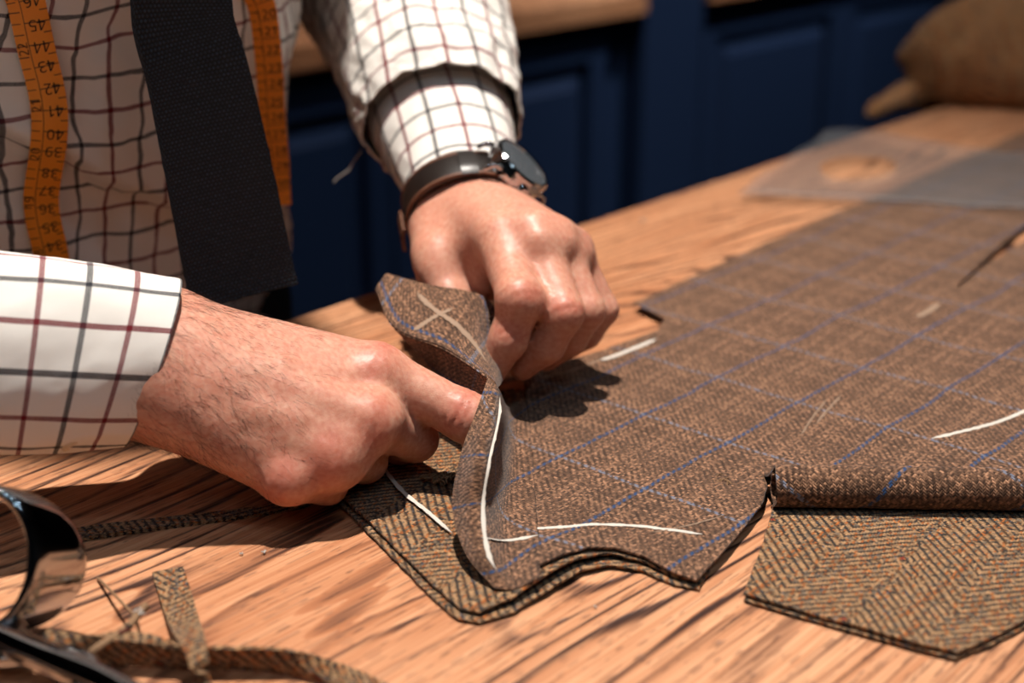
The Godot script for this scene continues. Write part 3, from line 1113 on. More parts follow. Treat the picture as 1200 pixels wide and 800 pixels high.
func flap_uv(rows: Array) -> Array:
	var out := []
	for r in rows.size():
		var w: int = rows[r].size()
		var s: Vector3 = rows[r][w - 1]
		var line := PackedVector2Array()
		line.resize(w)
		var l := 0.0
		for k in range(w - 1, -1, -1):
			if k < w - 1:
				l += rows[r][k].distance_to(rows[r][k + 1])
			line[k] = Vector2(s.x - 0.436 - l * 0.86, s.z + 0.41 - l * 0.5)
		out.append(line)
	return out

func on_sheet(path: Array, lift: float, bumps := [], wave := 0.001) -> Array:
	var out := []
	var fine := path if path.size() > 12 else smooth_path(path, 12)
	for p in fine:
		out.append(Vector3(p.x, cloth_height(Vector2(p.x, p.z), lift - 0.0001, wave, bumps), p.z))
	return out

# a small tangle of fibres
func tufts(at: Vector3, count: int, size: float, thick: float) -> ArrayMesh:
	var all: SurfaceTool = SurfaceTool.new()
	all.begin(Mesh.PRIMITIVE_TRIANGLES)
	for k in count:
		var p := at + Vector3(rng.randf_range(-1, 1), 0, rng.randf_range(-1, 1)) * size * 0.8
		var d := Vector3(rng.randf_range(-1, 1), rng.randf_range(0.0, 0.5), rng.randf_range(-1, 1)) * size * 0.5
		var bend := Vector3(rng.randf_range(-1, 1), rng.randf_range(0.1, 0.6), rng.randf_range(-1, 1)) * size * 0.25
		all.append_from(tube(smooth_path([p - d, p + bend, p + d], 4), [thick * 0.5], [thick * 0.5], Vector3(0.3, 1, 0.2), 5), 0, Transform3D())
	return all.commit()

# ------------------------------------------------------------------ offcuts lying on the wood
func strip(path: Array, widths: Array, thick: float, turn := 0.0) -> ArrayMesh:
	var rows := []
	for k in path.size():
		var d: Vector3 = (path[mini(k + 1, path.size() - 1)] - path[maxi(k - 1, 0)]).normalized()
		var s := d.cross(Vector3.UP).normalized()
		var w: float = spline(widths, float(k) / (path.size() - 1) * (widths.size() - 1))
		var line := PackedVector3Array()
		for j in 7:
			line.append(path[k] + s * w * (j / 6.0 - 0.5) + Vector3.UP * 0.0004 * noise.get_noise_2d(k * 0.7, j * 0.9))
		rows.append(line)
	return slab(rows, uv_of(rows, Vector2.ZERO, Vector2(cos(turn), sin(turn)), Vector2(-sin(turn), cos(turn))), thick)

func make_offcuts():
	tag(obj("tweed_offcut", strip(smooth_path([Vector3(0.2707, 0.921, -0.4997), Vector3(0.2892, 0.9212, -0.4897), Vector3(0.3134, 0.921, -0.4747), Vector3(0.3378, 0.9212, -0.4586), Vector3(0.3595, 0.921, -0.4469), Vector3(0.3887, 0.921, -0.4369)], 8), [0.011, 0.0095, 0.0075, 0.006, 0.004], 0.002, 0.5), M.tweed), "long narrow tweed selvedge strip running along the hand's shadow", "fabric scrap", "tweed offcuts on the table")
	tag(obj("tweed_offcut", strip(smooth_path([Vector3(0.2879, 0.921, -0.4411), Vector3(0.2785, 0.9214, -0.4234), Vector3(0.2652, 0.924, -0.3989), Vector3(0.2513, 0.933, -0.3739), Vector3(0.2447, 0.9335, -0.3614), Vector3(0.244, 0.926, -0.3596), Vector3(0.2387, 0.922, -0.3516)], 8), [0.0125, 0.0122, 0.0105, 0.0075, 0.006, 0.005], 0.0011, 0.3), M.tweed), "short pale tapering tweed offcut lying across the curled strip", "fabric scrap", "tweed offcuts on the table")
	# the strip that stands on its edge and falls flat at its end
	var foot := smooth_path([Vector3(0.217, 0.921, -0.4125), Vector3(0.2287, 0.921, -0.4034), Vector3(0.2405, 0.921, -0.3917), Vector3(0.2545, 0.921, -0.3726), Vector3(0.268, 0.921, -0.3557), Vector3(0.2757, 0.921, -0.339), Vector3(0.2786, 0.921, -0.3177), Vector3(0.2791, 0.921, -0.297)], 8)
	var head := smooth_path([Vector3(0.2234, 0.921, -0.4228) + Vector3(0, .010, 0), Vector3(0.229, 0.921, -0.4039) + Vector3(0, .013, 0), Vector3(0.2386, 0.921, -0.3889) + Vector3(0, .0125, 0), Vector3(0.2522, 0.921, -0.3695) + Vector3(0, .0115, 0), Vector3(0.2663, 0.921, -0.3536) + Vector3(0, .0110, 0), Vector3(0.2774, 0.921, -0.341) + Vector3(0, .0085, 0), Vector3(0.2858, 0.921, -0.33) + Vector3(0, .0035, 0), Vector3(0.2901, 0.921, -0.3148) + Vector3(0, .001, 0)], 8)
	var rows := []
	for k in foot.size():
		var line := PackedVector3Array()
		for j in 8:
			var f := j / 7.0
			var p: Vector3 = foot[k].lerp(head[k], f)
			line.append(p + Vector3(-0.6, 0.2, -0.7) * 0.003 * sin(f * PI) + Vector3.UP * (0.0006 * noise.get_noise_1d(k * 1.3) * f))
		rows.append(line)
	tag(obj("tweed_offcut", slab(rows, uv_of(rows), 0.0014), M.tweed), "long tweed strip curled up on its edge beside the shears", "fabric scrap", "tweed offcuts on the table")
	var second := smooth_path([Vector3(0.2245, 0.921, -0.419), Vector3(0.2321, 0.932, -0.4013), Vector3(0.2404, 0.933, -0.3896), Vector3(0.2483, 0.931, -0.3754)], 8)
	tag(obj("tweed_offcut", strip(second, [0.004, 0.006, 0.006, 0.003], 0.0012, 0.4), M.tweed), "thin frayed tweed sliver on top of the curled strip", "fabric scrap", "tweed offcuts on the table")
	var y := thing("yarn_end", "twisted yarn end with red and pale flecks near the shears", "thread", Vector3(0.2474, 0.92, -0.4154))
	place(obj("yarn", tube(smooth_path([Vector3(0.2236, 0.923, -0.4071), Vector3(0.2257, 0.932, -0.3969), Vector3(0.2349, 0.9335, -0.3972), Vector3(0.2435, 0.9325, -0.401), Vector3(0.2521, 0.932, -0.4067), Vector3(0.2556, 0.9325, -0.4078)], 6), [0.0008, 0.0012, 0.0016, 0.0015], [0.0008, 0.0012, 0.0016, 0.0015], Vector3.UP, 8), M.thread, y), y)
	for k in [[Vector3(0.2375, 0.9345, -0.3961), 0.0016, 0], [Vector3(0.2418, 0.934, -0.3984), 0.0015, 1], [Vector3(0.2508, 0.9335, -0.4045), 0.0012, 2]]:
		place(obj("fleck", tufts(k[0], 7, 0.0022, 0.0005), [M.red_thread, M.dark_thread, M.pale_thread][k[2]], y), y)
	tag(obj("loose_fibre", tube(smooth_path([Vector3(0.2656, 0.921, -0.457), Vector3(0.2609, 0.924, -0.4416), Vector3(0.2553, 0.927, -0.423), Vector3(0.2513, 0.929, -0.4097), Vector3(0.2488, 0.926, -0.4038)], 6), [0.0006], [0.0006], Vector3.UP, 6), M.thread), "straw-coloured fibre crossing the yarn end", "thread")

func make_lint():
	var spots := [[Vector3(0.3811, 0.921, -0.2939), "white lint speck on the wood below the wavy cloth edge", 0.0007], [Vector3(0.3166, 0.921, -0.4301), "small white lint speck on the wood past the offcut", 0.0008], [Vector3(0.3239, 0.921, -0.424), "pale scrap of lint beside another speck on the wood", 0.0011], [Vector3(0.4564, 0.925, -0.4081), "tiny white lint speck on the brown cloth beside the flap", 0.0005], [Vector3(0.8388, 0.921, -0.611), "pale crumb near the far edge of the table", 0.0018]]
	for k in spots:
		tag(obj("lint", tufts(k[0], 10, k[2], k[2] * 0.4), M.pale_thread), k[1], "lint", "lint specks on the table")

# ------------------------------------------------------------------ the tailor
# bones: [from, to, radius, radius, blend]
func near_hand() -> Array:
	var palm := [
		# forearm and wrist
		[Vector3(0.2955, 1.0015, -0.5234), Vector3(0.3325, 0.9962, -0.4999), 0.023, 0.0185, .012], [Vector3(0.2836, 0.99, -0.5064), Vector3(0.316, 0.9792, -0.4883), 0.024, 0.0185, .012], [Vector3(0.2832, 1.0003, -0.5037), Vector3(0.3189, 0.9911, -0.4844), 0.022, 0.018, .012],
		# the metacarpals, index to little finger
		[Vector3(0.3342, 0.9984, -0.4957), Vector3(0.4016, 0.9747, -0.4368), 0.0165, 0.0125, .016],
		[Vector3(0.3254, 0.9938, -0.4859), Vector3(0.3834, 0.9627, -0.4213), 0.0170, 0.0120, .016],
		[Vector3(0.318, 0.9864, -0.4809), Vector3(0.3629, 0.9508, -0.4235), 0.0170, 0.0114, .016],
		[Vector3(0.3143, 0.9789, -0.4798), Vector3(0.3462, 0.9449, -0.4333), 0.0165, 0.0112, .016],
		[Vector3(0.3356, 0.9859, -0.4779), Vector3(0.3722, 0.9551, -0.4253), 0.0150, 0.0100, .016],
		# heel of the hand and ball of the thumb
		[Vector3(0.3342, 0.9668, -0.4908), Vector3(0.3572, 0.9403, -0.4571), 0.0170, 0.0130, .012], [Vector3(0.3523, 0.9829, -0.5102), Vector3(0.41, 0.963, -0.4813), 0.0190, 0.0160, .012], [Vector3(0.3691, 0.9669, -0.481), Vector3(0.398, 0.9519, -0.4568), 0.0150, 0.0120, .012],
		# web between thumb and index
		[Vector3(0.3976, 0.9716, -0.4786), Vector3(0.4127, 0.9701, -0.4545), 0.0110, 0.0090, .010],
		# knuckle heads
		[Vector3(0.3982, 0.9768, -0.4325), Vector3(0.4, 0.9757, -0.4317), 0.0112, 0.0108, .006], [Vector3(0.3823, 0.964, -0.4179), Vector3(0.3837, 0.9624, -0.4163), 0.0100, 0.0097, .009], [Vector3(0.3605, 0.9507, -0.4229), Vector3(0.3629, 0.9487, -0.4225), 0.0098, 0.0095, .012], [Vector3(0.3414, 0.9462, -0.4296), Vector3(0.3429, 0.9453, -0.4293), 0.0100, 0.0100, .006],
		# tendons and veins under the skin
		[Vector3(0.3354, 0.9989, -0.4761), Vector3(0.3906, 0.979, -0.433), 0.0032, 0.0026, .009], [Vector3(0.3311, 0.9944, -0.465), Vector3(0.3755, 0.9684, -0.4174), 0.0030, 0.0026, .009], [Vector3(0.3293, 0.9873, -0.4577), Vector3(0.3555, 0.957, -0.4211), 0.0026, 0.0022, .009],
		[Vector3(0.3197, 0.9728, -0.4555), Vector3(0.3383, 0.9741, -0.4423), 0.0014, 0.0020, .008], [Vector3(0.3383, 0.9741, -0.4423), Vector3(0.3524, 0.9702, -0.4319), 0.0020, 0.0020, .008], [Vector3(0.3524, 0.9702, -0.4319), Vector3(0.3677, 0.959, -0.4174), 0.0020, 0.0012, .008],
		[Vector3(0.3354, 0.9903, -0.4583), Vector3(0.356, 0.9879, -0.4457), 0.0015, 0.0018, .006], [Vector3(0.356, 0.9879, -0.4457), Vector3(0.3822, 0.9801, -0.4321), 0.0018, 0.0013, .006],
	]
	var fingers := [
		[Vector3(0.4023, 0.9746, -0.4364), Vector3(0.4227, 0.9563, -0.4004), 0.0120, 0.0106, .004], [Vector3(0.4207, 0.9579, -0.4027), Vector3(0.4221, 0.9564, -0.3993), 0.0108, 0.0107, .004], [Vector3(0.4235, 0.9556, -0.4006), Vector3(0.4383, 0.9431, -0.4077), 0.0102, 0.0088, .004], [Vector3(0.4383, 0.9431, -0.4077), Vector3(0.4462, 0.9329, -0.4184), 0.0088, 0.0070, .004],
		[Vector3(0.3859, 0.9609, -0.4219), Vector3(0.4132, 0.9419, -0.4242), 0.0112, 0.0104, .003], [Vector3(0.4132, 0.9419, -0.4242), Vector3(0.4185, 0.9321, -0.4394), 0.0100, 0.0086, .003], [Vector3(0.4185, 0.9321, -0.4394), Vector3(0.4144, 0.934, -0.4523), 0.0086, 0.0072, .003],
		[Vector3(0.3641, 0.9488, -0.4249), Vector3(0.3911, 0.9355, -0.4342), 0.0108, 0.0098, .003], [Vector3(0.3911, 0.9355, -0.4342), Vector3(0.3965, 0.9265, -0.4486), 0.0096, 0.0082, .003], [Vector3(0.3965, 0.9265, -0.4486), Vector3(0.3934, 0.9301, -0.4601), 0.0082, 0.0070, .003],
		[Vector3(0.347, 0.9428, -0.435), Vector3(0.3663, 0.9336, -0.4317), 0.0100, 0.0086, .003], [Vector3(0.3663, 0.9336, -0.4317), Vector3(0.373, 0.9278, -0.4442), 0.0084, 0.0074, .003], [Vector3(0.373, 0.9278, -0.4442), Vector3(0.3718, 0.931, -0.4542), 0.0074, 0.0062, .003],
		# thumb, behind
		[Vector3(0.3689, 0.9802, -0.5104), Vector3(0.4185, 0.9608, -0.4973), 0.0150, 0.0125, .008], [Vector3(0.4185, 0.9608, -0.4973), Vector3(0.4501, 0.9453, -0.4761), 0.0115, 0.0108, .004], [Vector3(0.4501, 0.9453, -0.4761), Vector3(0.4606, 0.9346, -0.4466), 0.0108, 0.0080, .004],
	]
	return [palm, fingers]

func far_hand() -> Array:
	var palm := [
		[Vector3(0.619, 1.0462, -0.6178), Vector3(0.5577, 1.0036, -0.5421), 0.0250, 0.0190, .012], [Vector3(0.6343, 1.0512, -0.6032), Vector3(0.5685, 1.0085, -0.5246), 0.0250, 0.0190, .012],
		[Vector3(0.5502, 1.0012, -0.5363), Vector3(0.5229, 1.0047, -0.4726), 0.0168, 0.0126, .012], [Vector3(0.5538, 1.0049, -0.5279), Vector3(0.5318, 1.0074, -0.4576), 0.0165, 0.0120, .012], [Vector3(0.5589, 1.0049, -0.5222), Vector3(0.5419, 1.003, -0.4501), 0.0155, 0.0112, .012], [Vector3(0.5644, 1.0035, -0.5184), Vector3(0.5553, 0.9946, -0.4495), 0.0140, 0.0106, .012],
		# palm side
		[Vector3(0.549, 0.9933, -0.53), Vector3(0.5416, 0.9811, -0.4671), 0.0150, 0.0130, .012], [Vector3(0.562, 0.9919, -0.5227), Vector3(0.5603, 0.9759, -0.4591), 0.0140, 0.0110, .012],
		# ball of the thumb, and the web that joins it to the index finger
		[Vector3(0.5382, 0.9968, -0.5313), Vector3(0.5161, 0.9877, -0.5093), 0.0160, 0.0135, .010], [Vector3(0.5286, 0.9916, -0.5118), Vector3(0.5257, 0.9919, -0.4782), 0.0115, 0.0115, .010], [Vector3(0.5283, 0.9799, -0.5105), Vector3(0.5255, 0.9775, -0.48), 0.0100, 0.0100, .010],
		# knuckles
		[Vector3(0.5178, 1.0061, -0.4662), Vector3(0.5151, 1.0016, -0.4603), 0.0112, 0.0110, .008], [Vector3(0.5265, 1.0097, -0.4519), Vector3(0.5239, 1.0059, -0.4463), 0.0108, 0.0106, .008], [Vector3(0.5366, 1.0053, -0.4445), Vector3(0.5351, 1.003, -0.4416), 0.0096, 0.0094, .007], [Vector3(0.5511, 0.9964, -0.4456), Vector3(0.5499, 0.9936, -0.4422), 0.0090, 0.0090, .007],
	]
	var fingers := [
		[Vector3(0.5216, 1.0036, -0.4702), Vector3(0.4962, 0.9858, -0.434), 0.0122, 0.0108, .006], [Vector3(0.4945, 0.9872, -0.4336), Vector3(0.496, 0.985, -0.4322), 0.0110, 0.0109, .004], [Vector3(0.4971, 0.9851, -0.4342), Vector3(0.4903, 0.966, -0.436), 0.0104, 0.0094, .004], [Vector3(0.4903, 0.966, -0.436), Vector3(0.4852, 0.9497, -0.4422), 0.0093, 0.0076, .004],
		[Vector3(0.5304, 1.0064, -0.4553), Vector3(0.5144, 0.9769, -0.4213), 0.0118, 0.0106, .005], [Vector3(0.5144, 0.9769, -0.4213), Vector3(0.5104, 0.9591, -0.4287), 0.0103, 0.0094, .003], [Vector3(0.5104, 0.9591, -0.4287), Vector3(0.5052, 0.9461, -0.4401), 0.0092, 0.0074, .003],
		[Vector3(0.542, 1.0014, -0.449), Vector3(0.5359, 0.9718, -0.4232), 0.0104, 0.0092, .004], [Vector3(0.5359, 0.9718, -0.4232), Vector3(0.5321, 0.9552, -0.431), 0.0092, 0.0084, .003], [Vector3(0.5321, 0.9552, -0.431), Vector3(0.5257, 0.944, -0.4415), 0.0083, 0.0068, .003],
		[Vector3(0.5551, 0.9929, -0.4488), Vector3(0.5576, 0.9649, -0.4302), 0.0096, 0.0084, .004], [Vector3(0.5576, 0.9649, -0.4302), Vector3(0.5535, 0.9511, -0.4368), 0.0082, 0.0074, .003], [Vector3(0.5535, 0.9511, -0.4368), Vector3(0.5486, 0.9418, -0.4466), 0.0074, 0.0060, .003],
		[Vector3(0.5172, 0.9872, -0.511), Vector3(0.5115, 0.9813, -0.5044), 0.0122, 0.0112, .006], [Vector3(0.5115, 0.9813, -0.5044), Vector3(0.5078, 0.9697, -0.4924), 0.0110, 0.0104, .004], [Vector3(0.5078, 0.9697, -0.4924), Vector3(0.5087, 0.96, -0.4762), 0.0102, 0.0076, .004],
	]
	return [palm, fingers]

# creases across a joint: [where, along the bone, outward, reach, depth, spacing]
func add_flesh(bones: Array, step: float, creases: Array, lo_cut: Vector3, hi_cut: Vector3):
	var lo := Vector3.INF
	var hi := -Vector3.INF
	for set_ in bones:
		for b in set_:
			lo = lo.min(b[0]).min(b[1])
			hi = hi.max(b[0]).max(b[1])
	lo = (lo - Vector3.ONE * 0.032).max(lo_cut)
	hi = (hi + Vector3.ONE * 0.032).min(hi_cut)
	var palm := Field.new(lo, hi, step)
	for b in bones[0]:
		palm.cap(b[0], b[1], b[2], b[3], b[4])
	var fingers := Field.new(lo, hi, step)
	for b in bones[1]:
		fingers.cap(b[0], b[1], b[2], b[3], b[4])
	palm.join(fingers, 0.0055)
	var got := palm.into(PackedVector3Array(), PackedInt32Array())
	var v: PackedVector3Array = got[0]
	var tri: PackedInt32Array = got[1]
	var n: PackedVector3Array = arrays(v, tri).surface_get_arrays(0)[Mesh.ARRAY_NORMAL]
	var base := body_v.size()
	for k in v.size():
		var p := v[k]
		var push := 0.00010 * noise.get_noise_3dv(p * 300.0) + 0.00014 * noise.get_noise_3dv(p * 90.0)
		var red := 0.0
		for c in creases:
			var d: Vector3 = p - c[0]
			var r: float = c[3]
			if d.length_squared() < r * r * 2.0:
				var s := d.dot(c[1])
				var face := smoothstep(-0.15, 0.6, n[k].dot(c[2]))
				var fade := exp(-s * s / (r * r * 0.22)) * face * smoothstep(r * 1.4, r * 0.7, d.length())
				var bend := 2.2 * noise.get_noise_3dv(p * 160.0)
				push -= c[4] * fade * pow(0.5 + 0.5 * cos(TAU * s / c[5] + bend), 2.0)
				red = maxf(red, fade)
		body_v.append(p + n[k] * push)
		body_c.append(skin_tone(p, red))
	for k in tri:
		body_i.append(k + base)

# the skin's own colour: a little redder over the knuckles, mottled
func skin_tone(p: Vector3, red: float) -> Color:
	var k := 0.5 + 0.5 * noise.get_noise_3dv(p * 55.0)
	var c := Color(0.66, 0.362, 0.262).lerp(Color(0.55, 0.185, 0.13), clampf(k * 0.55 + red * 0.5, 0.0, 1.0))
	return c

func make_person():
	var t := thing("person", "man in check shirt and dark knitted tie, both hands lifting the cloth's corner", "person", Vector3(0.45, 0, -0.80))
	# hands, then the rest of the body: one skin
	var u := (Vector3(0.4227, 0.9563, -0.4004) - Vector3(0.4023, 0.9746, -0.4364)).normalized()
	var back := -Vector3(0.70, -0.35, -0.62).normalized()
	var up := Vector3(0.05, 1, 0.1).normalized()
	var near_creases := [
		[Vector3(0.4164, 0.9644, -0.3979), u, (back + up * 0.8).normalized(), 0.014, 0.00045, 0.0040],
		[Vector3(0.3993, 0.9834, -0.4307), u, (back + up).normalized(), 0.015, 0.0002, 0.0045],
		[Vector3(0.3768, 0.9685, -0.4087), (Vector3(0.4132, 0.9419, -0.4242) - Vector3(0.3859, 0.9609, -0.4219)).normalized(), back, 0.013, 0.0002, 0.0042],
		[Vector3(0.353, 0.9559, -0.412), (Vector3(0.3911, 0.9355, -0.4342) - Vector3(0.3641, 0.9488, -0.4249)).normalized(), back, 0.013, 0.0002, 0.0042],
		[Vector3(0.3333, 0.9485, -0.4209), (Vector3(0.3663, 0.9336, -0.4317) - Vector3(0.347, 0.9428, -0.435)).normalized(), back, 0.014, 0.0003, 0.0042],
	]
	add_flesh(near_hand(), 0.0016, near_creases, Vector3.ONE * -9, Vector3.ONE * 9)
	var near_count := body_v.size()
	var f1 := (Vector3(0.4961, 0.9854, -0.4339) - Vector3(0.5153, 1.0018, -0.4634)).normalized()
	var far_creases := [
		[Vector3(0.4872, 0.9919, -0.4267), f1, up, 0.013, 0.0005, 0.0045], [Vector3(0.5071, 0.984, -0.4143), f1, up, 0.013, 0.0005, 0.0045], [Vector3(0.4832, 0.973, -0.4319), (Vector3(0.4859, 0.9497, -0.443) - Vector3(0.4961, 0.9854, -0.4339)).normalized(), -back * 0.0 + Vector3(-0.4, 0.3, 0.8), 0.012, 0.0005, 0.004],
	]
	add_flesh(far_hand(), 0.0020, far_creases, Vector3.ONE * -9, Vector3.ONE * 9)
	add_trunk()
	obj("body", arrays(body_v, body_i, null, body_c), M.skin, t).position = -t.position
	var hairs := obj("arm_hair", make_arm_hair(near_count), M.hair, t)
	hairs.position = -t.position
	hairs.set_meta("kind", "stuff")
	make_shirt(t)
	make_tie(t)
	make_lower_clothes(t)
	make_head_hair(t)


const CHEST := Vector3(0.438, 0, 0)
const WIDE := [0.154, 0.154, 0.152, 0.154, 0.162, 0.176, 0.188, 0.192, 0.150, 0.075]
const DEEP := [0.118, 0.116, 0.114, 0.116, 0.122, 0.126, 0.124, 0.112, 0.085, 0.058]

# how far forward (z) the middle of the shirt front stands at a height
func front_z(y: float) -> float:
	return spline([-0.700, -0.668, -0.654, -0.637, -0.620, -0.606, -0.606, -0.640, -0.700], clampf((y - 0.86) / 0.075, 0.0, 8.0))

func add_trunk():
	var g := Field.new(Vector3(-0.02, -0.02, -1.10), Vector3(0.94, 1.50, -0.42), 0.0135)
	var x := CHEST.x
	var fl := Vector3(0, 0, 1)
	g.cap(Vector3(x - 0.035, 0.96, -0.785), Vector3(x + 0.035, 0.96, -0.785), 0.115, 0.115, 0.05, fl, 0.78)
	g.cap(Vector3(x, 0.98, -0.775), Vector3(x, 1.14, -0.745), 0.13, 0.135, 0.05, fl, 0.75)
	g.cap(Vector3(x - 0.05, 1.24, -0.73), Vector3(x + 0.05, 1.24, -0.73), 0.12, 0.12, 0.06, fl, 0.85)
	g.cap(Vector3(x - 0.13, 1.375, -0.745), Vector3(x + 0.13, 1.375, -0.745), 0.055, 0.055, 0.05)
	g.cap(Vector3(x, 1.36, -0.735), Vector3(x, 1.50, -0.680), 0.062, 0.056, 0.04)
	# arms
	g.cap(Vector3(0.275, 1.37, -0.74), Vector3(0.125, 1.03, -0.65), 0.050, 0.040, 0.03)
	g.cap(Vector3(0.125, 1.03, -0.65), Vector3(0.2998, 0.9956, -0.4989), 0.040, 0.024, 0.02)
	g.cap(Vector3(0.63, 1.37, -0.76), Vector3(0.6818, 1.1145, -0.7142), 0.050, 0.040, 0.03)
	g.cap(Vector3(0.6818, 1.1145, -0.7142), Vector3(0.6044, 1.0318, -0.5858), 0.040, 0.026, 0.02)
	# legs and feet
	for s in [-1.0, 1.0]:
		g.cap(Vector3(x + s * 0.085, 0.90, -0.80), Vector3(x + s * 0.095, 0.50, -0.80), 0.085, 0.058, 0.03)
		g.cap(Vector3(x + s * 0.095, 0.50, -0.80), Vector3(x + s * 0.10, 0.10, -0.84), 0.056, 0.038, 0.02)
		g.cap(Vector3(x + s * 0.10, 0.05, -0.85), Vector3(x + s * 0.11, 0.035, -0.70), 0.035, 0.026, 0.02)
	finish_field(g, false)
	# the head, bowed towards the work
	var c := Vector3(x, 1.585, -0.63)
	var f := Vector3(0, -0.42, 0.91).normalized()
	var u := Vector3(0, 0.91, 0.42).normalized()
	var s := Vector3(1, 0, 0)
	var hd := Field.new(c - Vector3(0.13, 0.17, 0.15), c + Vector3(0.13, 0.16, 0.16), 0.0052)
	hd.cap(c + u * 0.035 - f * 0.035, c + u * 0.035 + f * 0.02, 0.088, 0.084, 0.02, s, 0.88)
	hd.cap(c + f * 0.03, c + f * 0.045 - u * 0.06, 0.068, 0.048, 0.03, s, 0.92)
	hd.cap(c + f * 0.06 - u * 0.085, c + f * 0.065 - u * 0.09, 0.026, 0.024, 0.03)
	hd.cap(c - u * 0.06 - f * 0.02, c - u * 0.14 - f * 0.03, 0.058, 0.057, 0.03)
	hd.cap(c + f * 0.096 + u * 0.008, c + f * 0.116 - u * 0.036, 0.009, 0.013, 0.012)
	for k in [-1.0, 1.0]:
		hd.cap(c + f * 0.088 + u * 0.030 + s * k * 0.012, c + f * 0.080 + u * 0.032 + s * k * 0.045, 0.009, 0.008, 0.014)
		hd.cap(c + f * 0.093 + u * 0.008 + s * k * 0.032, c + f * 0.093 + u * 0.008 + s * k * 0.032, 0.012, 0.012, 0.006, f, 1.0, true)
		hd.cap(c + f * 0.080 + u * 0.008 + s * k * 0.032, c + f * 0.080 + u * 0.008 + s * k * 0.032, 0.0125, 0.0125, 0.003)
		hd.cap(c + s * k * 0.084 + u * 0.015 - f * 0.005, c + s * k * 0.081 - u * 0.025 + f * 0.002, 0.017, 0.011, 0.006, s, 0.5)
		hd.cap(c + f * 0.115 - u * 0.038 + s * k * 0.011, c + f * 0.110 - u * 0.040 + s * k * 0.013, 0.006, 0.006, 0.006)
		hd.cap(c + f * 0.068 - u * 0.025 + s * k * 0.045, c + f * 0.060 - u * 0.030 + s * k * 0.050, 0.020, 0.018, 0.02)
	hd.cap(c + f * 0.099 - u * 0.062 - s * 0.016, c + f * 0.099 - u * 0.062 + s * 0.016, 0.006, 0.006, 0.006)
	hd.cap(c + f * 0.096 - u * 0.073 - s * 0.014, c + f * 0.096 - u * 0.073 + s * 0.014, 0.007, 0.007, 0.006)
	hd.cap(c + f * 0.107 - u * 0.067 - s * 0.022, c + f * 0.107 - u * 0.067 + s * 0.022, 0.0025, 0.0025, 0.003, f, 1.0, true)
	finish_field(hd, true)

func finish_field(g: Field, _fine: bool):
	var got := g.into(PackedVector3Array(), PackedInt32Array())
	var base := body_v.size()
	for p in got[0]:
		body_v.append(p)
		body_c.append(skin_tone(p, 0.0))
	for k in got[1]:
		body_i.append(k + base)

# short dark hairs over the wrist and the back of the near hand
func make_arm_hair(count: int) -> ArrayMesh:
	var n: PackedVector3Array = arrays(body_v, body_i).surface_get_arrays(0)[Mesh.ARRAY_NORMAL]
	var st := SurfaceTool.new()
	st.begin(Mesh.PRIMITIVE_TRIANGLES)
	var wrist := Vector3(0.3121, 0.9958, -0.4753)
	var mid := Vector3(0.3762, 0.9719, -0.4179)
	var along := (mid - wrist).normalized()
	var reach := wrist.distance_to(mid)
	var view := Vector3(-0.69, 0.40, 0.60).normalized()
	var made := 0
	for k in 60000:
		if made >= 1500:
			break
		var i := rng.randi_range(0, count - 1)
		var p := body_v[i]
		var t := (p - wrist).dot(along) / reach
		if t < -0.15 or t > 0.95 or n[i].dot(view) < -0.1:
			continue
		var keep := smoothstep(0.95, 0.25, t) * (0.35 + 0.65 * smoothstep(-0.2, 0.4, noise.get_noise_3dv(p * 45.0)))
		if rng.randf() > keep:
			continue
		made += 1
		var d := (along * rng.randf_range(0.2, 1.0) + Vector3(0, -0.55, 0) * rng.randf_range(0.2, 1.2) + Vector3(rng.randf_range(-1, 1), rng.randf_range(-1, 1), rng.randf_range(-1, 1)) * 0.35)
		d = (d - n[i] * d.dot(n[i])).normalized()
		var len := rng.randf_range(0.004, 0.009)
		var rise := rng.randf_range(0.10, 0.40)
		var pts := []
		for q in 4:
			var f := q / 3.0
			pts.append(p + n[i] * (len * rise * f * (1.5 - f)) + d * len * f + Vector3(0, -0.001, 0) * f * f)
		var s := d.cross(n[i]).normalized()
		for q in 3:
			var w0 := 0.000046 * (1.0 - q * 0.22)
			var w1 := 0.000046 * (1.0 - (q + 1) * 0.22)
			for a in [s, n[i]]:
				var b0: Vector3 = pts[q] - a * w0
				var b1: Vector3 = pts[q] + a * w0
				var e0: Vector3 = pts[q + 1] - a * w1
				var e1: Vector3 = pts[q + 1] + a * w1
				for z in [b0, b1, e1, b0, e1, e0]:
					st.add_vertex(z)
	st.generate_normals()
	return st.commit()

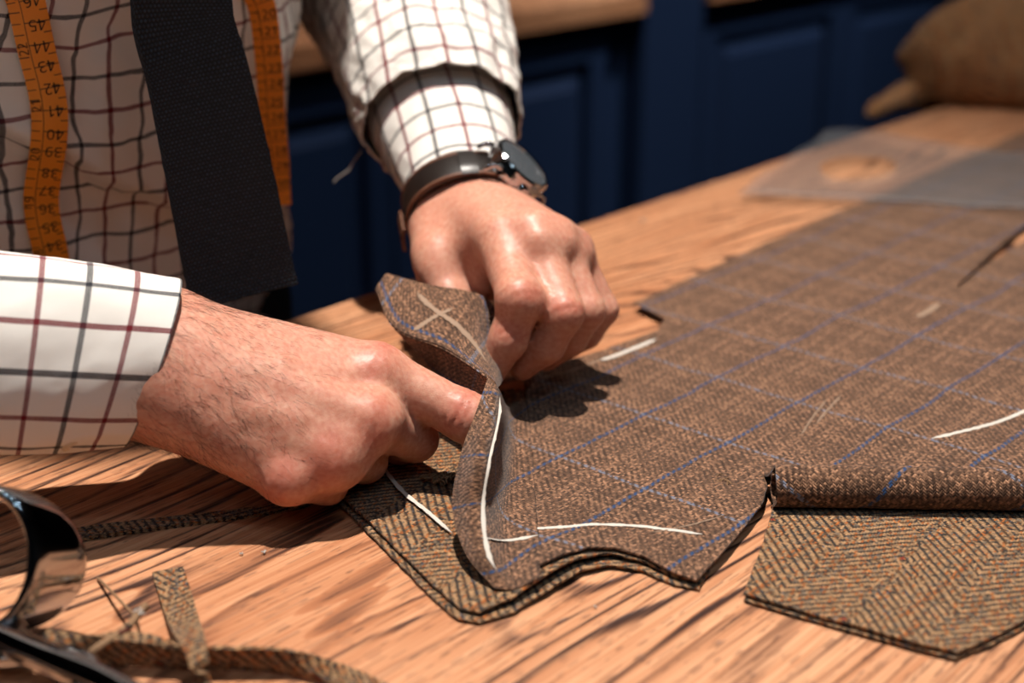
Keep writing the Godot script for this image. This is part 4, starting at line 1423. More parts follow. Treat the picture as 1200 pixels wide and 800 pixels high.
# a tube of cloth round an axis; f = 0 faces away from «side» crossed with the axis, the seam lies opposite
# lean: how far the first rim runs on at f = 90 degrees; folds: [strength, along, around, seed]
func sleeve(path: Array, ra: Array, rb: Array, side: Vector3, uv0: Vector2, folds: Array, lean := 0.0, seg := 96, thick := 0.0011) -> ArrayMesh:
	var rows := []
	var uvs := []
	var along := 0.0
	var n := path.size()
	for k in n:
		var p: Vector3 = path[k]
		var d: Vector3 = (path[mini(k + 1, n - 1)] - path[maxi(k - 1, 0)]).normalized()
		var s := (side - d * side.dot(d)).normalized()
		var u := s.cross(d).normalized()
		var q := float(k) / (n - 1)
		var a: float = spline(ra, q * (ra.size() - 1))
		var b: float = spline(rb, q * (rb.size() - 1))
		var line := PackedVector3Array()
		var ul := PackedVector2Array()
		for j in seg + 1:
			var f := TAU * j / seg - PI
			var round := Vector2(cos(f), sin(f))
			var swell := 0.0
			if folds[0] > 0.0:
				var x: float = along * folds[1]
				var w := noise.get_noise_3d(round.x * folds[2] + x * 0.35, round.y * folds[2] + folds[3], x)
				var w2 := noise.get_noise_3d(round.x * folds[2] * 2.1 - x * 0.6, round.y * folds[2] * 2.1 + folds[3] + 5.0, x * 2.3)
				swell = folds[0] * ((1.0 - absf(w) * 2.4) * 0.8 + w2 * 0.5)
			line.append(p + u * round.x * (a + swell) + s * round.y * (b + swell) - d * lean * (1.0 - q) * round.y)
			ul.append(Vector2(f * (a + b) * 0.5, along) + uv0)
		rows.append(line)
		uvs.append(ul)
		if k + 1 < n:
			along += p.distance_to(path[k + 1])
	return slab(rows, uvs, thick)

func make_shirt(t: Node3D):
	var shirt := obj("shirt", shirt_front(), M.shirt, t)
	shirt.position = -t.position
	shirt.set_meta("label", "white twill shirt with grey and claret check lines")
	var cam_up := Vector3(0.26, 0.937, -0.232)
	var cam_right := Vector3(0.6626, 0, 0.749)
	# near arm
	var w := Vector3(0.3185, 0.9914, -0.485)
	var e := Vector3(0.125, 1.03, -0.65)
	var near_path := smooth_path([w, Vector3(0.292, 0.9974, -0.499), Vector3(0.2609, 1.0041, -0.517)], 16)
	obj("cuff", sleeve(near_path, [0.0240, 0.0258, 0.0272], [0.0353, 0.0386, 0.0410], cam_up, Vector2(0.01375, 0.00875), [0.0009, 14.0, 0.9, 3.0], 0.0095), M.shirt, shirt)
	obj("sleeve", sleeve(smooth_path([Vector3(0.2482, 1.0066, -0.5215), w.lerp(e, 0.55), w.lerp(e, 0.8), e, e.lerp(Vector3(0.27, 1.37, -0.745), 0.3), e.lerp(Vector3(0.27, 1.37, -0.745), 0.65), Vector3(0.285, 1.385, -0.745)], 8), [0.034, 0.042, 0.050, 0.054, 0.056, 0.062, 0.07, 0.074], [0.042, 0.048, 0.052, 0.056, 0.058, 0.064, 0.072, 0.076], cam_up, Vector2.ZERO, [0.004, 16.0, 1.6, 8.0]), M.shirt, shirt)
	obj("cuff_button", lathe([Vector2(0, 0.0016), Vector2(0.0025, 0.0015), Vector2(0.0035, 0.0022), Vector2(0.0052, 0.0020), Vector2(0.0056, 0.001), Vector2(0.005, 0), Vector2(0, 0)], 24), M.button, shirt).transform = Transform3D(Basis.looking_at(Vector3(0.1, -0.75, 0.65).cross(Vector3(0.6, 0.1, 0.7)).normalized(), -Vector3(-0.35, 0.75, -0.2).normalized()), Vector3(0.2781, 0.9683, -0.4854))
	# far arm
	var c0 := Vector3(0.5648, 1.0101, -0.5362)
	var cuff := smooth_path([c0, Vector3(0.5837, 1.0224, -0.562), Vector3(0.5998, 1.0336, -0.5856), Vector3(0.6105, 1.0432, -0.6015)], 12)
	obj("cuff", sleeve(cuff, [0.0255, 0.031, 0.036, 0.038], [0.0310, 0.0362, 0.0410, 0.0425], cam_right, Vector2(0.0206, 0.004), [0.0010, 12.0, 0.9, 14.0]), M.shirt, shirt)
	var lip := [Vector3(0.5944, 1.0362, -0.5803), Vector3(0.6023, 1.0418, -0.5906), Vector3(0.6144, 1.0512, -0.608), Vector3(0.6377, 1.068, -0.6379), Vector3(0.6608, 1.0889, -0.6751), Vector3(0.6806, 1.1172, -0.717), Vector3(0.655, 1.24, -0.765), Vector3(0.63, 1.33, -0.765), Vector3(0.60, 1.385, -0.75)]
	obj("sleeve", sleeve(smooth_path(lip, 10), [0.0400, 0.0445, 0.049, 0.053, 0.057, 0.064, 0.068, 0.074, 0.07], [0.0455, 0.0475, 0.050, 0.055, 0.060, 0.066, 0.070, 0.076, 0.07], cam_right, Vector2(0.0206, 0.013), [0.0045, 9.0, 0.95, 31.0], 0.0, 128), M.shirt, shirt)
	obj("loose_thread", tube(smooth_path([Vector3(0.5734, 1.0171, -0.6286), Vector3(0.5694, 1.0099, -0.6323), Vector3(0.5667, 1.0048, -0.6342), Vector3(0.5628, 1.0004, -0.6393), Vector3(0.5609, 0.9973, -0.6413)], 6), [0.0004], [0.0004], Vector3.UP, 6), M.pale_thread, shirt)
	# collar, open only at the tie
	var collar := []
	var cu := []
	for k in 5:
		var line := PackedVector3Array()
		var ul := PackedVector2Array()
		for j in 49:
			var f := lerpf(-PI * 0.96, PI * 0.96, j / 48.0)
			var r := 0.068 + 0.004 * k
			line.append(Vector3(CHEST.x + sin(f) * r, 1.475 - k * 0.010 - 0.012 * cos(f), -0.722 + cos(f) * r))
			ul.append(Vector2(f * r, k * 0.01))
		collar.append(line)
		cu.append(ul)
	obj("collar", slab(collar, cu, 0.002), M.shirt, shirt)

# the shirt blouses over its lower part: the fold line falls towards the tie
func shirt_break(px: float) -> float:
	return 1.046 - clampf(px - 0.375, -0.02, 0.2) * 0.62 + 0.006 * noise.get_noise_1d(px * 30.0)

func shirt_swell(px: float, y: float, cz: float) -> float:
	var over := y - shirt_break(px)
	var swell := smoothstep(-0.1, 0.5, cz) * 0.0105 * smoothstep(-0.002, 0.006, over) * exp(-maxf(over, 0.0) / 0.07)
	var w := noise.get_noise_3d(px * 5.0, y * 8.0 + px * 5.0, cz * 2.0)
	return swell + 0.0055 * (1.0 - absf(w) * 2.0) + 0.0025 * noise.get_noise_3d(px * 13.0, y * 17.0 - px * 7.0, 4.0)

func shirt_front() -> ArrayMesh:
	var rows := []
	var uvs := []
	var seg := 220
	for k in 141:
		var q := k / 140.0
		var y := lerpf(0.875, 1.455, q)
		var z1 := front_z(y)
		var wide: float = spline(WIDE, q * 9.0)
		var deep: float = spline(DEEP, q * 9.0)
		var line := PackedVector3Array()
		var ul := PackedVector2Array()
		for j in seg + 1:
			var f := TAU * j / seg - PI
			var cx := sin(f)
			var cz := cos(f)
			var px := CHEST.x + wide * signf(cx) * pow(absf(cx), 0.92)
			var swell := shirt_swell(px, y, cz)
			var over := y - shirt_break(px)
			line.append(Vector3(px + cx * swell, y + 0.004 * noise.get_noise_2d(px * 14.0, y * 9.0), z1 - deep + deep * signf(cz) * pow(absf(cz), 0.95) + cz * swell))
			ul.append(Vector2(px + 0.010 * noise.get_noise_2d(px * 9.0, y * 9.0) + (0.0 if cz > 0 else 0.02), y + 0.35 * swell + (0.006 if over > 0.0 else 0.0)) + Vector2(0.012, 0.004))
		rows.append(line)
		uvs.append(ul)
	return slab(rows, uvs, 0.0011)

func make_tie(t: Node3D):
	var mid := [Vector3(0.438, 1.45, -0.640), Vector3(0.438, 1.36, -0.605), Vector3(0.436, 1.27, -0.580), Vector3(0.420, 1.20, -0.568), Vector3(0.41, 1.1258, -0.5717), Vector3(0.4125, 1.0898, -0.5664), Vector3(0.4155, 1.0443, -0.5598), Vector3(0.4184, 0.9967, -0.5539), Vector3(0.419, 0.9802, -0.5503)]
	var wide := [0.030, 0.034, 0.041, 0.044, 0.0475, 0.0495, 0.0525, 0.0545, 0.055]
	var rows := []
	var path := smooth_path(mid, 10)
	var across := Vector3(0.93, 0.0, 0.36).normalized()
	for k in path.size():
		var w: float = spline(wide, float(k) / 10.0)
		var d: Vector3 = (path[mini(k + 1, path.size() - 1)] - path[maxi(k - 1, 0)]).normalized()
		var s := (across - d * across.dot(d)).normalized()
		var line := PackedVector3Array()
		for j in 25:
			var f := j / 24.0 * 2.0 - 1.0
			var out := s.cross(d).normalized()
			line.append(path[k] + s * w * 0.5 * f * (1.0 + 0.012 * noise.get_noise_2d(k * 1.7, f)) - out * 0.004 * f * f)
		rows.append(line)
	var tie := obj("necktie", slab(rows, uv_of(rows), 0.0035), M.tie, t)
	tie.position = -t.position
	obj("knot", tube(smooth_path([Vector3(0.438, 1.472, -0.650), Vector3(0.438, 1.455, -0.640), Vector3(0.438, 1.43, -0.632)], 6), [0.020, 0.021, 0.019, 0.014], [0.024, 0.023, 0.020, 0.015], Vector3.RIGHT, 24), M.tie, tie)

func make_lower_clothes(t: Node3D):
	var x := CHEST.x
	var g := Field.new(Vector3(x - 0.26, 0.05, -1.02), Vector3(x + 0.26, 1.02, -0.60), 0.012)
	g.cap(Vector3(x - 0.05, 0.925, -0.79), Vector3(x + 0.05, 0.925, -0.79), 0.118, 0.118, 0.04, Vector3(0, 0, 1), 0.80)
	for s in [-1.0, 1.0]:
		g.cap(Vector3(x + s * 0.085, 0.88, -0.80), Vector3(x + s * 0.095, 0.50, -0.80), 0.100, 0.080, 0.03)
		g.cap(Vector3(x + s * 0.095, 0.50, -0.80), Vector3(x + s * 0.10, 0.13, -0.84), 0.080, 0.070, 0.02)
	g.cap(Vector3(x - 0.3, 1.115, -0.8), Vector3(x + 0.3, 1.115, -0.8), 0.13, 0.13, 0.005, Vector3.UP, 1.0, true)
	var got := g.into(PackedVector3Array(), PackedInt32Array())
	obj("trousers", arrays(got[0], got[1]), M.trousers, t).position = -t.position
	for s in [-1.0, 1.0]:
		var h := Field.new(Vector3(x + s * 0.105 - 0.07, -0.01, -0.94), Vector3(x + s * 0.105 + 0.07, 0.14, -0.58), 0.007)
		h.cap(Vector3(x + s * 0.10, 0.045, -0.87), Vector3(x + s * 0.112, 0.036, -0.68), 0.042, 0.036, 0.02)
		h.cap(Vector3(x + s * 0.10, 0.06, -0.86), Vector3(x + s * 0.10, 0.10, -0.85), 0.044, 0.046, 0.02)
		h.cap(Vector3(x + s * 0.105, -0.2, -0.9), Vector3(x + s * 0.105, -0.2, -0.6), 0.205, 0.205, 0.004, Vector3.UP, 1.0, true)
		var sh := h.into(PackedVector3Array(), PackedInt32Array())
		obj("shoe", arrays(sh[0], sh[1]), M.shoe, t).position = -t.position

func make_head_hair(t: Node3D):
	var c := Vector3(CHEST.x, 1.585, -0.63)
	var f := Vector3(0, -0.42, 0.91).normalized()
	var u := Vector3(0, 0.91, 0.42).normalized()
	var hd := Field.new(c - Vector3(0.13, 0.13, 0.17), c + Vector3(0.13, 0.18, 0.15), 0.007)
	hd.cap(c + u * 0.040 - f * 0.038, c + u * 0.042 + f * 0.018, 0.096, 0.090, 0.02, Vector3.RIGHT, 0.90)
	hd.cap(c - u * 0.03 - f * 0.055, c - u * 0.07 - f * 0.045, 0.062, 0.055, 0.02)
	hd.cap(c - u * 0.055 + f * 0.10 - Vector3.RIGHT * 0.2, c - u * 0.055 + f * 0.10 + Vector3.RIGHT * 0.2, 0.105, 0.105, 0.01, f, 1.0, true)
	var got := hd.into(PackedVector3Array(), PackedInt32Array())
	obj("hair", arrays(got[0], got[1]), M.hair, t).position = -t.position

# ------------------------------------------------------------------ wristwatch
func make_watch():
	var c := Vector3(0.5573, 1.004, -0.5266)
	var d := (Vector3(0.5948, 1.0268, -0.5745) - c).normalized()
	var side := Vector3(0.6626, 0, 0.749)
	var s := (side - d * side.dot(d)).normalized()
	var u := s.cross(d).normalized()
	var t := thing("wristwatch", "steel wristwatch on a dark brown leather strap round the far wrist", "watch", c)
	var ra := 0.0272
	var rb := 0.0335
	var strap := []
	for k in 9:
		var line := PackedVector3Array()
		for j in 97:
			var f := TAU * j / 96.0 - PI
			var bulge := 0.0008 * cos((k - 4) / 4.0 * PI * 0.5)
			line.append(u * cos(f) * (ra + bulge) + s * sin(f) * (rb + bulge) + d * (k - 4) / 4.0 * 0.0102)
		strap.append(line)
	obj("strap", slab(strap, uv_of(strap), 0.0024), M.leather, t)
	for e in [-0.0096, 0.0096]:
		var ring := []
		for j in 97:
			var f := TAU * j / 96.0 - PI
			ring.append(u * cos(f) * (ra + 0.0012) + s * sin(f) * (rb + 0.0012) + d * e)
		obj("strap_edge", tube(ring, [0.0011], [0.0011], d, 8, false), M.leather_edge, t)
	var tail := []
	for k in 7:
		var f := lerpf(-1.75, -2.15, k / 6.0)
		var line := PackedVector3Array()
		for j in 5:
			line.append(u * cos(f) * (ra + 0.003 + 0.007 * k / 6.0) + s * sin(f) * (rb + 0.003 + 0.007 * k / 6.0) + d * (j - 2) * 0.0045)
		tail.append(line)
	obj("strap_tail", slab(tail, uv_of(tail), 0.002), M.leather_edge, t)
	# keeper loop
	var kp := []
	for k in 5:
		var line := PackedVector3Array()
		for j in 13:
			var f := lerpf(-0.10, 0.16, k / 4.0)
			var q := lerpf(-1, 1, j / 12.0)
			line.append(u * cos(f) * (ra + 0.0034 - 0.002 * q * q * q * q) + s * sin(f) * (rb + 0.0034 - 0.002 * q * q * q * q) + d * q * 0.0108)
		kp.append(line)
	obj("keeper", slab(kp, uv_of(kp), 0.0016), M.leather, t)
	var an := 0.86
	var n := (u * cos(an) * rb + s * sin(an) * ra).normalized()
	var at := u * cos(an) * ra + s * sin(an) * rb
	var b := Basis(n.cross(d).normalized(), n, -d).orthonormalized()
	var case := obj("case", lathe([Vector2(0, -0.001), Vector2(0.0165, -0.001), Vector2(0.0182, 0.001), Vector2(0.0188, 0.004), Vector2(0.0182, 0.0072), Vector2(0.0176, 0.0078), Vector2(0, 0.0078)], 64), M.chrome, t)
	case.transform = Transform3D(b, at)
	obj("bezel", lathe([Vector2(0.0184, 0.0074), Vector2(0.0182, 0.0090), Vector2(0.0172, 0.0102), Vector2(0.0162, 0.0100), Vector2(0.0158, 0.0086)], 64), M.chrome, case)
	obj("dial", lathe([Vector2(0, 0.0083), Vector2(0.0160, 0.0083), Vector2(0.0160, 0.0078)], 48), M.dial, case)
	obj("crystal", lathe([Vector2(0, 0.0106), Vector2(0.008, 0.0104), Vector2(0.0162, 0.0097)], 48), M.crystal, case)
	for k in [0.4, 2.2]:
		obj("hand", box(Vector3(-0.0006, 0.0086, -0.001), Vector3(0.0006, 0.0089, 0.011), 0.0001), M.chrome, case).rotation.y = k
	for sx in [-1.0, 1.0]:
		for sz in [-1.0, 1.0]:
			obj("lug", tube(smooth_path([Vector3(sx * 0.0140, 0.0040, sz * 0.0105), Vector3(sx * 0.0185, 0.0030, sz * 0.0108), Vector3(sx * 0.0215, -0.0025, sz * 0.0108)], 5), [0.0022, 0.002, 0.0014], [0.0018, 0.0018, 0.0014], Vector3.UP, 10), M.chrome, case)
	var crown := obj("crown", lathe([Vector2(0, 0), Vector2(0.0030, 0), Vector2(0.0032, 0.0006), Vector2(0.0032, 0.0034), Vector2(0.0026, 0.004), Vector2(0, 0.0042)], 20), M.chrome, case)
	crown.position = Vector3(0, 0.0038, 0.0186)
	crown.rotation.x = PI / 2

# ------------------------------------------------------------------ measuring tape round the neck
func make_tape():
	var t := thing("measuring_tape", "orange tailor's measuring tape hanging round the neck, one end on each side of the tie", "tape measure", Vector3(0.45, 1.2, -0.62))
	var p1 := [Vector3(0.385, 1.36, -0.600), Vector3(0.378, 1.27, -0.590), Vector3(0.366, 1.19, -0.612), Vector3(0.3584, 1.1414, -0.6316), Vector3(0.3622, 1.1211, -0.6344), Vector3(0.3662, 1.1, -0.6382), Vector3(0.3701, 1.0804, -0.6412), Vector3(0.3711, 1.0571, -0.6447), Vector3(0.3705, 1.0312, -0.6558), Vector3(0.3717, 1.0117, -0.6571), Vector3(0.3762, 0.9862, -0.6634), Vector3(0.3802, 0.953, -0.6675)]
	var p2 := [Vector3(0.500, 1.36, -0.600), Vector3(0.495, 1.27, -0.590), Vector3(0.489, 1.19, -0.605), Vector3(0.49, 1.1276, -0.6242), Vector3(0.4976, 1.1085, -0.6298), Vector3(0.5041, 1.0887, -0.6354), Vector3(0.5112, 1.0633, -0.6413), Vector3(0.5168, 1.0372, -0.6461), Vector3(0.5228, 1.015, -0.6524), Vector3(0.5268, 0.9875, -0.6566)]
	var first := tape_end(t, p1, Vector3(0.90, 0.0, 0.43), 0.0176, 3)
	var second := tape_end(t, p2, Vector3(0.80, 0.0, 0.60), 0.0150, 3)
	# over the shoulders and behind the neck
	var back := smooth_path([Vector3(0.385, 1.355, -0.599), Vector3(0.372, 1.43, -0.655), Vector3(0.375, 1.475, -0.735), Vector3(0.45, 1.49, -0.805), Vector3(0.508, 1.475, -0.735), Vector3(0.508, 1.43, -0.655), Vector3(0.500, 1.355, -0.601)], 8)
	var rows := []
	for k in back.size():
		var d: Vector3 = (back[mini(k + 1, back.size() - 1)] - back[maxi(k - 1, 0)]).normalized()
		var s := Vector3(0, 0.5, -1).cross(d).normalized() if k < 16 or k > 32 else Vector3(0, 1, 0.2)
		var line := PackedVector3Array()
		for j in 5:
			line.append(back[k] + s * 0.014 * (j / 4.0 - 0.5))
		rows.append(line)
	place(obj("tape_loop", slab(rows, tape_uv(rows), 0.0006), M.tape, t), t)
	# numbers: hanging, they stand on their heads; centimetres on one column, inches on the other
	for k in 15:
		tape_number(t, first, str(46 - k), 0.0165 + 0.0112 * k, 0.66, 0.0056, true, PI)
	for k in 8:
		tape_number(t, first, str(23 - k), 0.0115 + 0.0285 * k, 0.17, 0.0046, true, PI * 0.5)
	for k in 12:
		tape_number(t, second, str(119 + k), 0.012 + 0.0112 * k, 0.58, 0.0052, false, 0.0)

func tape_uv(rows: Array) -> Array:
	var out := []
	var v := 0.0
	for r in rows.size():
		var w: int = rows[r].size()
		if r > 0:
			v += rows[r][w / 2].distance_to(rows[r - 1][w / 2])
		var line := PackedVector2Array()
		for c in w:
			line.append(Vector2(c / float(w - 1), v / 0.0112))
		out.append(line)
	return out

# the shirt's own front at a place
func shirt_z(x: float, y: float) -> float:
	var k := clampf((y - 0.875) / 0.58, 0.0, 1.0) * 9.0
	var wide: float = spline(WIDE, k)
	var deep: float = spline(DEEP, k)
	var c := clampf(absf(x - CHEST.x) / wide, 0.0, 0.999)
	var f := asin(pow(c, 1.0 / 0.92))
	return front_z(y) - deep + deep * pow(cos(f), 0.95) + cos(f) * shirt_swell(x, y, cos(f))

func tape_end(t: Node3D, ctrl: Array, across: Vector3, wide: float, from: int) -> Array:
	var path := smooth_path(ctrl, 14)
	for k in path.size():
		for side in [-0.009, -0.0045, 0.0, 0.0045, 0.009]:
			path[k].z = maxf(path[k].z, shirt_z(path[k].x + side, path[k].y) + 0.0042 - side * 0.5)
	for k in range(1, path.size()):
		path[k].z = maxf(path[k].z, path[k - 1].z - 0.30 * path[k].distance_to(path[k - 1]))
	var soft := path.duplicate()
	for k in range(0, path.size()):
		var sum := 0.0
		for j in range(-11, 12):
			sum += path[clampi(k + j, 0, path.size() - 1)].z
		soft[k].z = maxf(path[k].z - 0.0015, sum / 23.0 + 0.0015)
	path = soft
	var rows := []
	for k in path.size():
		var d: Vector3 = (path[mini(k + 1, path.size() - 1)] - path[maxi(k - 1, 0)]).normalized()
		var s := (across - d * across.dot(d)).normalized()
		var out := s.cross(d).normalized()
		if out.dot(Vector3(-0.75, 0.3, 0.66)) < 0.0:
			out = -out
		var line := PackedVector3Array()
		for j in 9:
			var f := j / 4.0 - 1.0
			line.append(path[k] + s * wide * 0.5 * f - out * 0.0006 * f * f)
		rows.append(line)
	place(obj("tape_end", slab(rows, tape_uv(rows), 0.0005), M.tape, t), t)
	return [path, across, wide, from * 14]

# a printed number, laid on the tape at a distance from the top of the part in view
func tape_number(t: Node3D, tape: Array, words: String, dist: float, share: float, high: float, _cm: bool, turn: float):
	var path: Array = tape[0]
	var k: int = tape[3]
	var l := 0.0
	while k < path.size() - 2 and l < dist:
		l += path[k].distance_to(path[k + 1])
		k += 1
	var d: Vector3 = (path[k + 1] - path[k - 1]).normalized()
	var s: Vector3 = (tape[1] - d * tape[1].dot(d)).normalized()
	var out := s.cross(d).normalized()
	if out.dot(Vector3(-0.75, 0.3, 0.66)) < 0.0:
		out = -out
	var m := TextMesh.new()
	var font := SystemFont.new()
	font.font_names = PackedStringArray(["Droid Sans"])
	m.font = font
	m.text = words
	m.font_size = 32
	m.pixel_size = high / 24.0
	m.depth = 0.0001
	var o := obj("numeral", m, M.ink, t)
	# upright letters have x along s and y against d
	var b := Basis(s, -d, s.cross(-d)).orthonormalized()
	if b.z.dot(out) < 0.0:
		b = Basis(-s, -d, (-s).cross(-d)).orthonormalized()
	o.transform = Transform3D(b * Basis(Vector3(0, 0, 1), turn), path[k] + s * tape[2] * (share - 0.5) + out * 0.00035 - t.position)

# ------------------------------------------------------------------ shears
func make_shears():
	var t := thing("shears", "large polished steel tailor's shears lying near the curled tweed strip", "scissors", Vector3(0.2235, 0.92, -0.4652))
	var c := Vector3(0.2168, 0.9545, -0.4438)
	var fwd := Vector3(0.749, -0.35, -0.6626).normalized()
	var right := Vector3(0.6626, 0, 0.749)
	var up := Vector3(0.26, 0.937, -0.232).normalized()
	# the upright bow: a broad flat band bent into a ring
	var rows := []
	for k in 81:
		var a := TAU * k / 80.0
		var r := Vector2(cos(a) * 0.0235, sin(a) * 0.0250)
		var out := (right * cos(a) + up * sin(a))
		var p := c + right * r.x + up * r.y
		var wide := lerpf(0.0085, 0.0125, 0.5 + 0.5 * cos(a + 0.6))
		var line := PackedVector3Array()
		for j in 21:
			var f := TAU * j / 20.0
			var cx := signf(cos(f)) * pow(absf(cos(f)), 0.6)
			var cy := signf(sin(f)) * pow(absf(sin(f)), 0.6)
			line.append(p + (fwd * 0.82 + right * 0.55 * cos(a) - up * 0.15).normalized() * cx * wide + out * cy * 0.0024)
		rows.append(line)
	place(obj("bow", grid_mesh(rows, uv_of(rows), true), M.chrome, t), t)
	place(obj("neck", tube(smooth_path([c - up * 0.0225 + right * 0.004, c - up * 0.0265 + right * 0.008, Vector3(0.2098, 0.9338, -0.4191), Vector3(0.2104, 0.934, -0.4072)], 6), [0.0050, 0.0062, 0.0062, 0.0050], [0.0060, 0.0075, 0.0070, 0.0056], fwd, 18), M.chrome, t), t)
	# shanks run on to the pivot and blades, out to the side
	var shank := smooth_path([Vector3(0.2016, 0.9334, -0.441), Vector3(0.2074, 0.9338, -0.4218), Vector3(0.2113, 0.9343, -0.3951), Vector3(0.2168, 0.9329, -0.3703), Vector3(0.2192, 0.9319, -0.3381), Vector3(0.2171, 0.9311, -0.2965)], 8)
	place(obj("shank", tube(shank, [0.0048], [0.0058], up, 20), M.chrome, t), t)
	var low := Vector3(0.1987, 0.9329, -0.407)
	var ring := []
	for k in 65:
		var a := TAU * k / 64.0
		ring.append(low + right * cos(a) * 0.030 + (fwd * 0.75 + up * 0.3) * sin(a) * 0.020 - up * 0.004)
	place(obj("bow", tube(ring, [0.0042], [0.0050], up, 16, false), M.chrome, t), t)
	var far := Vector3(0.2171, 0.9311, -0.2965)
	far.y = TOP + 0.012
	var dir := (far - Vector3(0.2168, 0.9329, -0.3703))
	dir.y = 0.0
	dir = dir.normalized()
	var sd := dir.cross(Vector3.UP)
	for s in [-1.0, 1.0]:
		var bl := []
		for k in 13:
			var f := k / 12.0
			var line := PackedVector3Array()
			for j in 5:
				line.append(far + dir * 0.17 * f + sd * ((j / 4.0) * 0.022 * (1.0 - f) * s + s * 0.002) + Vector3.UP * s * 0.002)
			bl.append(line)
		place(obj("blade", slab(bl, uv_of(bl), 0.0028), M.steel, t), t)
	place(obj("pivot_screw", lathe([Vector2(0, 0.0075), Vector2(0.005, 0.0072), Vector2(0.0065, 0.0055), Vector2(0.0065, -0.006), Vector2(0, -0.006)], 24), M.steel, t), t)
	t.get_child(t.get_child_count() - 1).position += far + dir * 0.01

# ------------------------------------------------------------------ plastic pattern and the tweed bundle
func make_plastic():
	var t := thing("plastic_sheet", "cloudy clear plastic pattern sheet with a round hole lying across the table's far corner", "plastic sheet", Vector3(1.1027, 0.92, -0.5552))
	var shape := [Vector3(0.9275, 0.932, -0.5855), Vector3(1.0094, 0.932, -0.6086), Vector3(1.1114, 0.934, -0.6324), Vector3(1.1835, 0.936, -0.6479), Vector3(1.2054, 0.936, -0.6467), Vector3(1.2039, 0.932, -0.6188), Vector3(1.1896, 0.93, -0.5767), Vector3(1.1876, 0.93, -0.5265), Vector3(1.2114, 0.93, -0.4744), Vector3(1.2362, 0.93, -0.3881), Vector3(1.0574, 0.93, -0.3258), Vector3(1.0314, 0.93, -0.3985), Vector3(1.0052, 0.93, -0.4544), Vector3(0.9694, 0.93, -0.522), Vector3(0.9455, 0.93, -0.5609)]
	var hole := PackedVector2Array()
	var a := Vector3(1.0724, 0.93, -0.5592)
	var e := Vector3(1.1024, 0.93, -0.5394)
	var f := Vector3(1.0371, 0.93, -0.5407)
	for k in 40:
		var q := TAU * k / 40.0
		var p := a + (e - a) * cos(q) + (f - a) * sin(q)
		hole.append(Vector2(p.x, p.z))
	var poly := PackedVector2Array()
	for p in shape:
		poly.append(Vector2(p.x, p.z))
	place(obj("pattern", plate(poly, hole, 0.0085, 0.0007), M.plastic, t), t)
	var edge := [Vector3(0.9349, 0.9298, -0.5901), Vector3(0.9462, 0.9298, -0.5613), Vector3(0.9701, 0.9298, -0.5224), Vector3(1.0059, 0.9298, -0.4548), Vector3(1.0322, 0.9298, -0.3988), Vector3(1.0582, 0.9298, -0.3261)]
	place(obj("cut_edge", ribbon(smooth_path(edge, 8), 0.0016, 0.0008, 0.1), M.plastic, t), t)

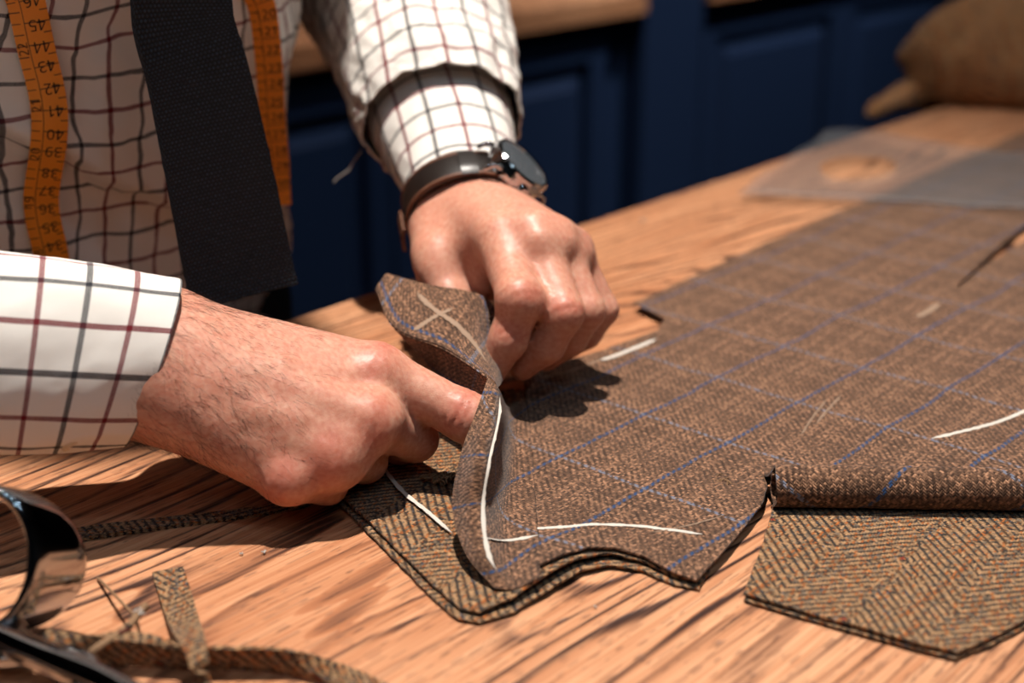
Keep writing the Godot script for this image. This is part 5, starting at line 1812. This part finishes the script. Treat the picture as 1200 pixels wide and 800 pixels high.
func plate(poly: PackedVector2Array, hole: PackedVector2Array, lift: float, thick: float) -> ArrayMesh:
	var v := PackedVector3Array()
	var i := PackedInt32Array()
	var lo := poly[0]
	var hi := poly[0]
	for q in poly:
		lo = lo.min(q)
		hi = hi.max(q)
	var cell := 0.015
	var at := {}
	var x := lo.x
	while x < hi.x:
		var y := lo.y
		while y < hi.y:
			var box_ := PackedVector2Array([Vector2(x, y), Vector2(x + cell, y), Vector2(x + cell, y + cell), Vector2(x, y + cell)])
			for piece in Geometry2D.intersect_polygons(box_, poly):
				for part in Geometry2D.clip_polygons(piece, hole):
					var tri := Geometry2D.triangulate_polygon(part)
					for n in range(0, tri.size(), 3):
						var q := [part[tri[n]], part[tri[n + 1]], part[tri[n + 2]]]
						if (q[1] - q[0]).cross(q[2] - q[0]) < 0.0:
							q = [q[0], q[2], q[1]]
						for z in q:
							var key := Vector2i((z * 20000.0).round())
							if not at.has(key):
								at[key] = v.size()
								v.append(Vector3(z.x, TOP + lift + 0.004 * noise.get_noise_2d(z.x * 9.0, z.y * 11.0) + 0.003 * exp(-pow((z.x - z.y * 0.4 - 1.42) / 0.02, 2.0)), z.y))
							i.append(at[key])
			y += cell
		x += cell
	return arrays(v, i)

func make_bundle():
	var g := Field.new(Vector3(0.9, TOP - 0.12, -1.02), Vector3(2.0, TOP + 0.32, -0.3), 0.009)
	# a folded garment: a lapel corner, a full body and a sleeve end with a hard crease between them
	g.cap(Vector3(1.403, 0.9655, -0.6931), Vector3(1.4423, 0.9697, -0.651), 0.006, 0.040, 0.02)
	g.cap(Vector3(1.4411, 0.9697, -0.6523), Vector3(1.4912, 0.9751, -0.631), 0.044, 0.050, 0.03)
	g.cap(Vector3(1.4874, 0.9725, -0.6338), Vector3(1.5182, 0.9696, -0.5007), 0.048, 0.060, 0.04)
	g.cap(Vector3(1.4283, 0.9411, -0.6506), Vector3(1.4952, 0.9445, -0.4803), 0.026, 0.034, 0.03)
	g.cap(Vector3(1.3317, 0.9195, -0.6832), Vector3(1.3959, 0.9276, -0.6796), 0.0105, 0.0150, 0.006)
	g.cap(Vector3(1.3959, 0.9276, -0.6796), Vector3(1.4591, 0.9219, -0.6533), 0.0150, 0.0240, 0.006)
	g.cap(Vector3(1.3586, 0.9439, -0.6473), Vector3(1.4263, 1.0106, -0.6277), 0.008, 0.006, 0.010, Vector3.UP, 1.0, true)
	g.cap(Vector3(1.3552, 0.9385, -0.5707), Vector3(1.3877, 0.9493, -0.4757), 0.006, 0.006, 0.02, Vector3.UP, 1.0, true)
	var got := g.into(PackedVector3Array(), PackedInt32Array())
	var v: PackedVector3Array = got[0]
	var uv := PackedVector2Array()
	for k in v.size():
		v[k] += Vector3(0.2, 0.7, 0.2) * 0.003 * noise.get_noise_3dv(v[k] * 22.0)
		if v[k].z > -0.66:
			v[k].y = maxf(v[k].y, TOP + (0.0065 if v[k].z > -0.53 else 0.001))
		uv.append(Vector2(v[k].x * 0.8 + v[k].z * 0.5, v[k].y * 0.9 - v[k].z * 0.6))
	var t := obj("tweed_garment", arrays(v, got[1], uv), M.garment)
	tag(t, "brown tweed garment bundled up at the far end of the table", "garment")
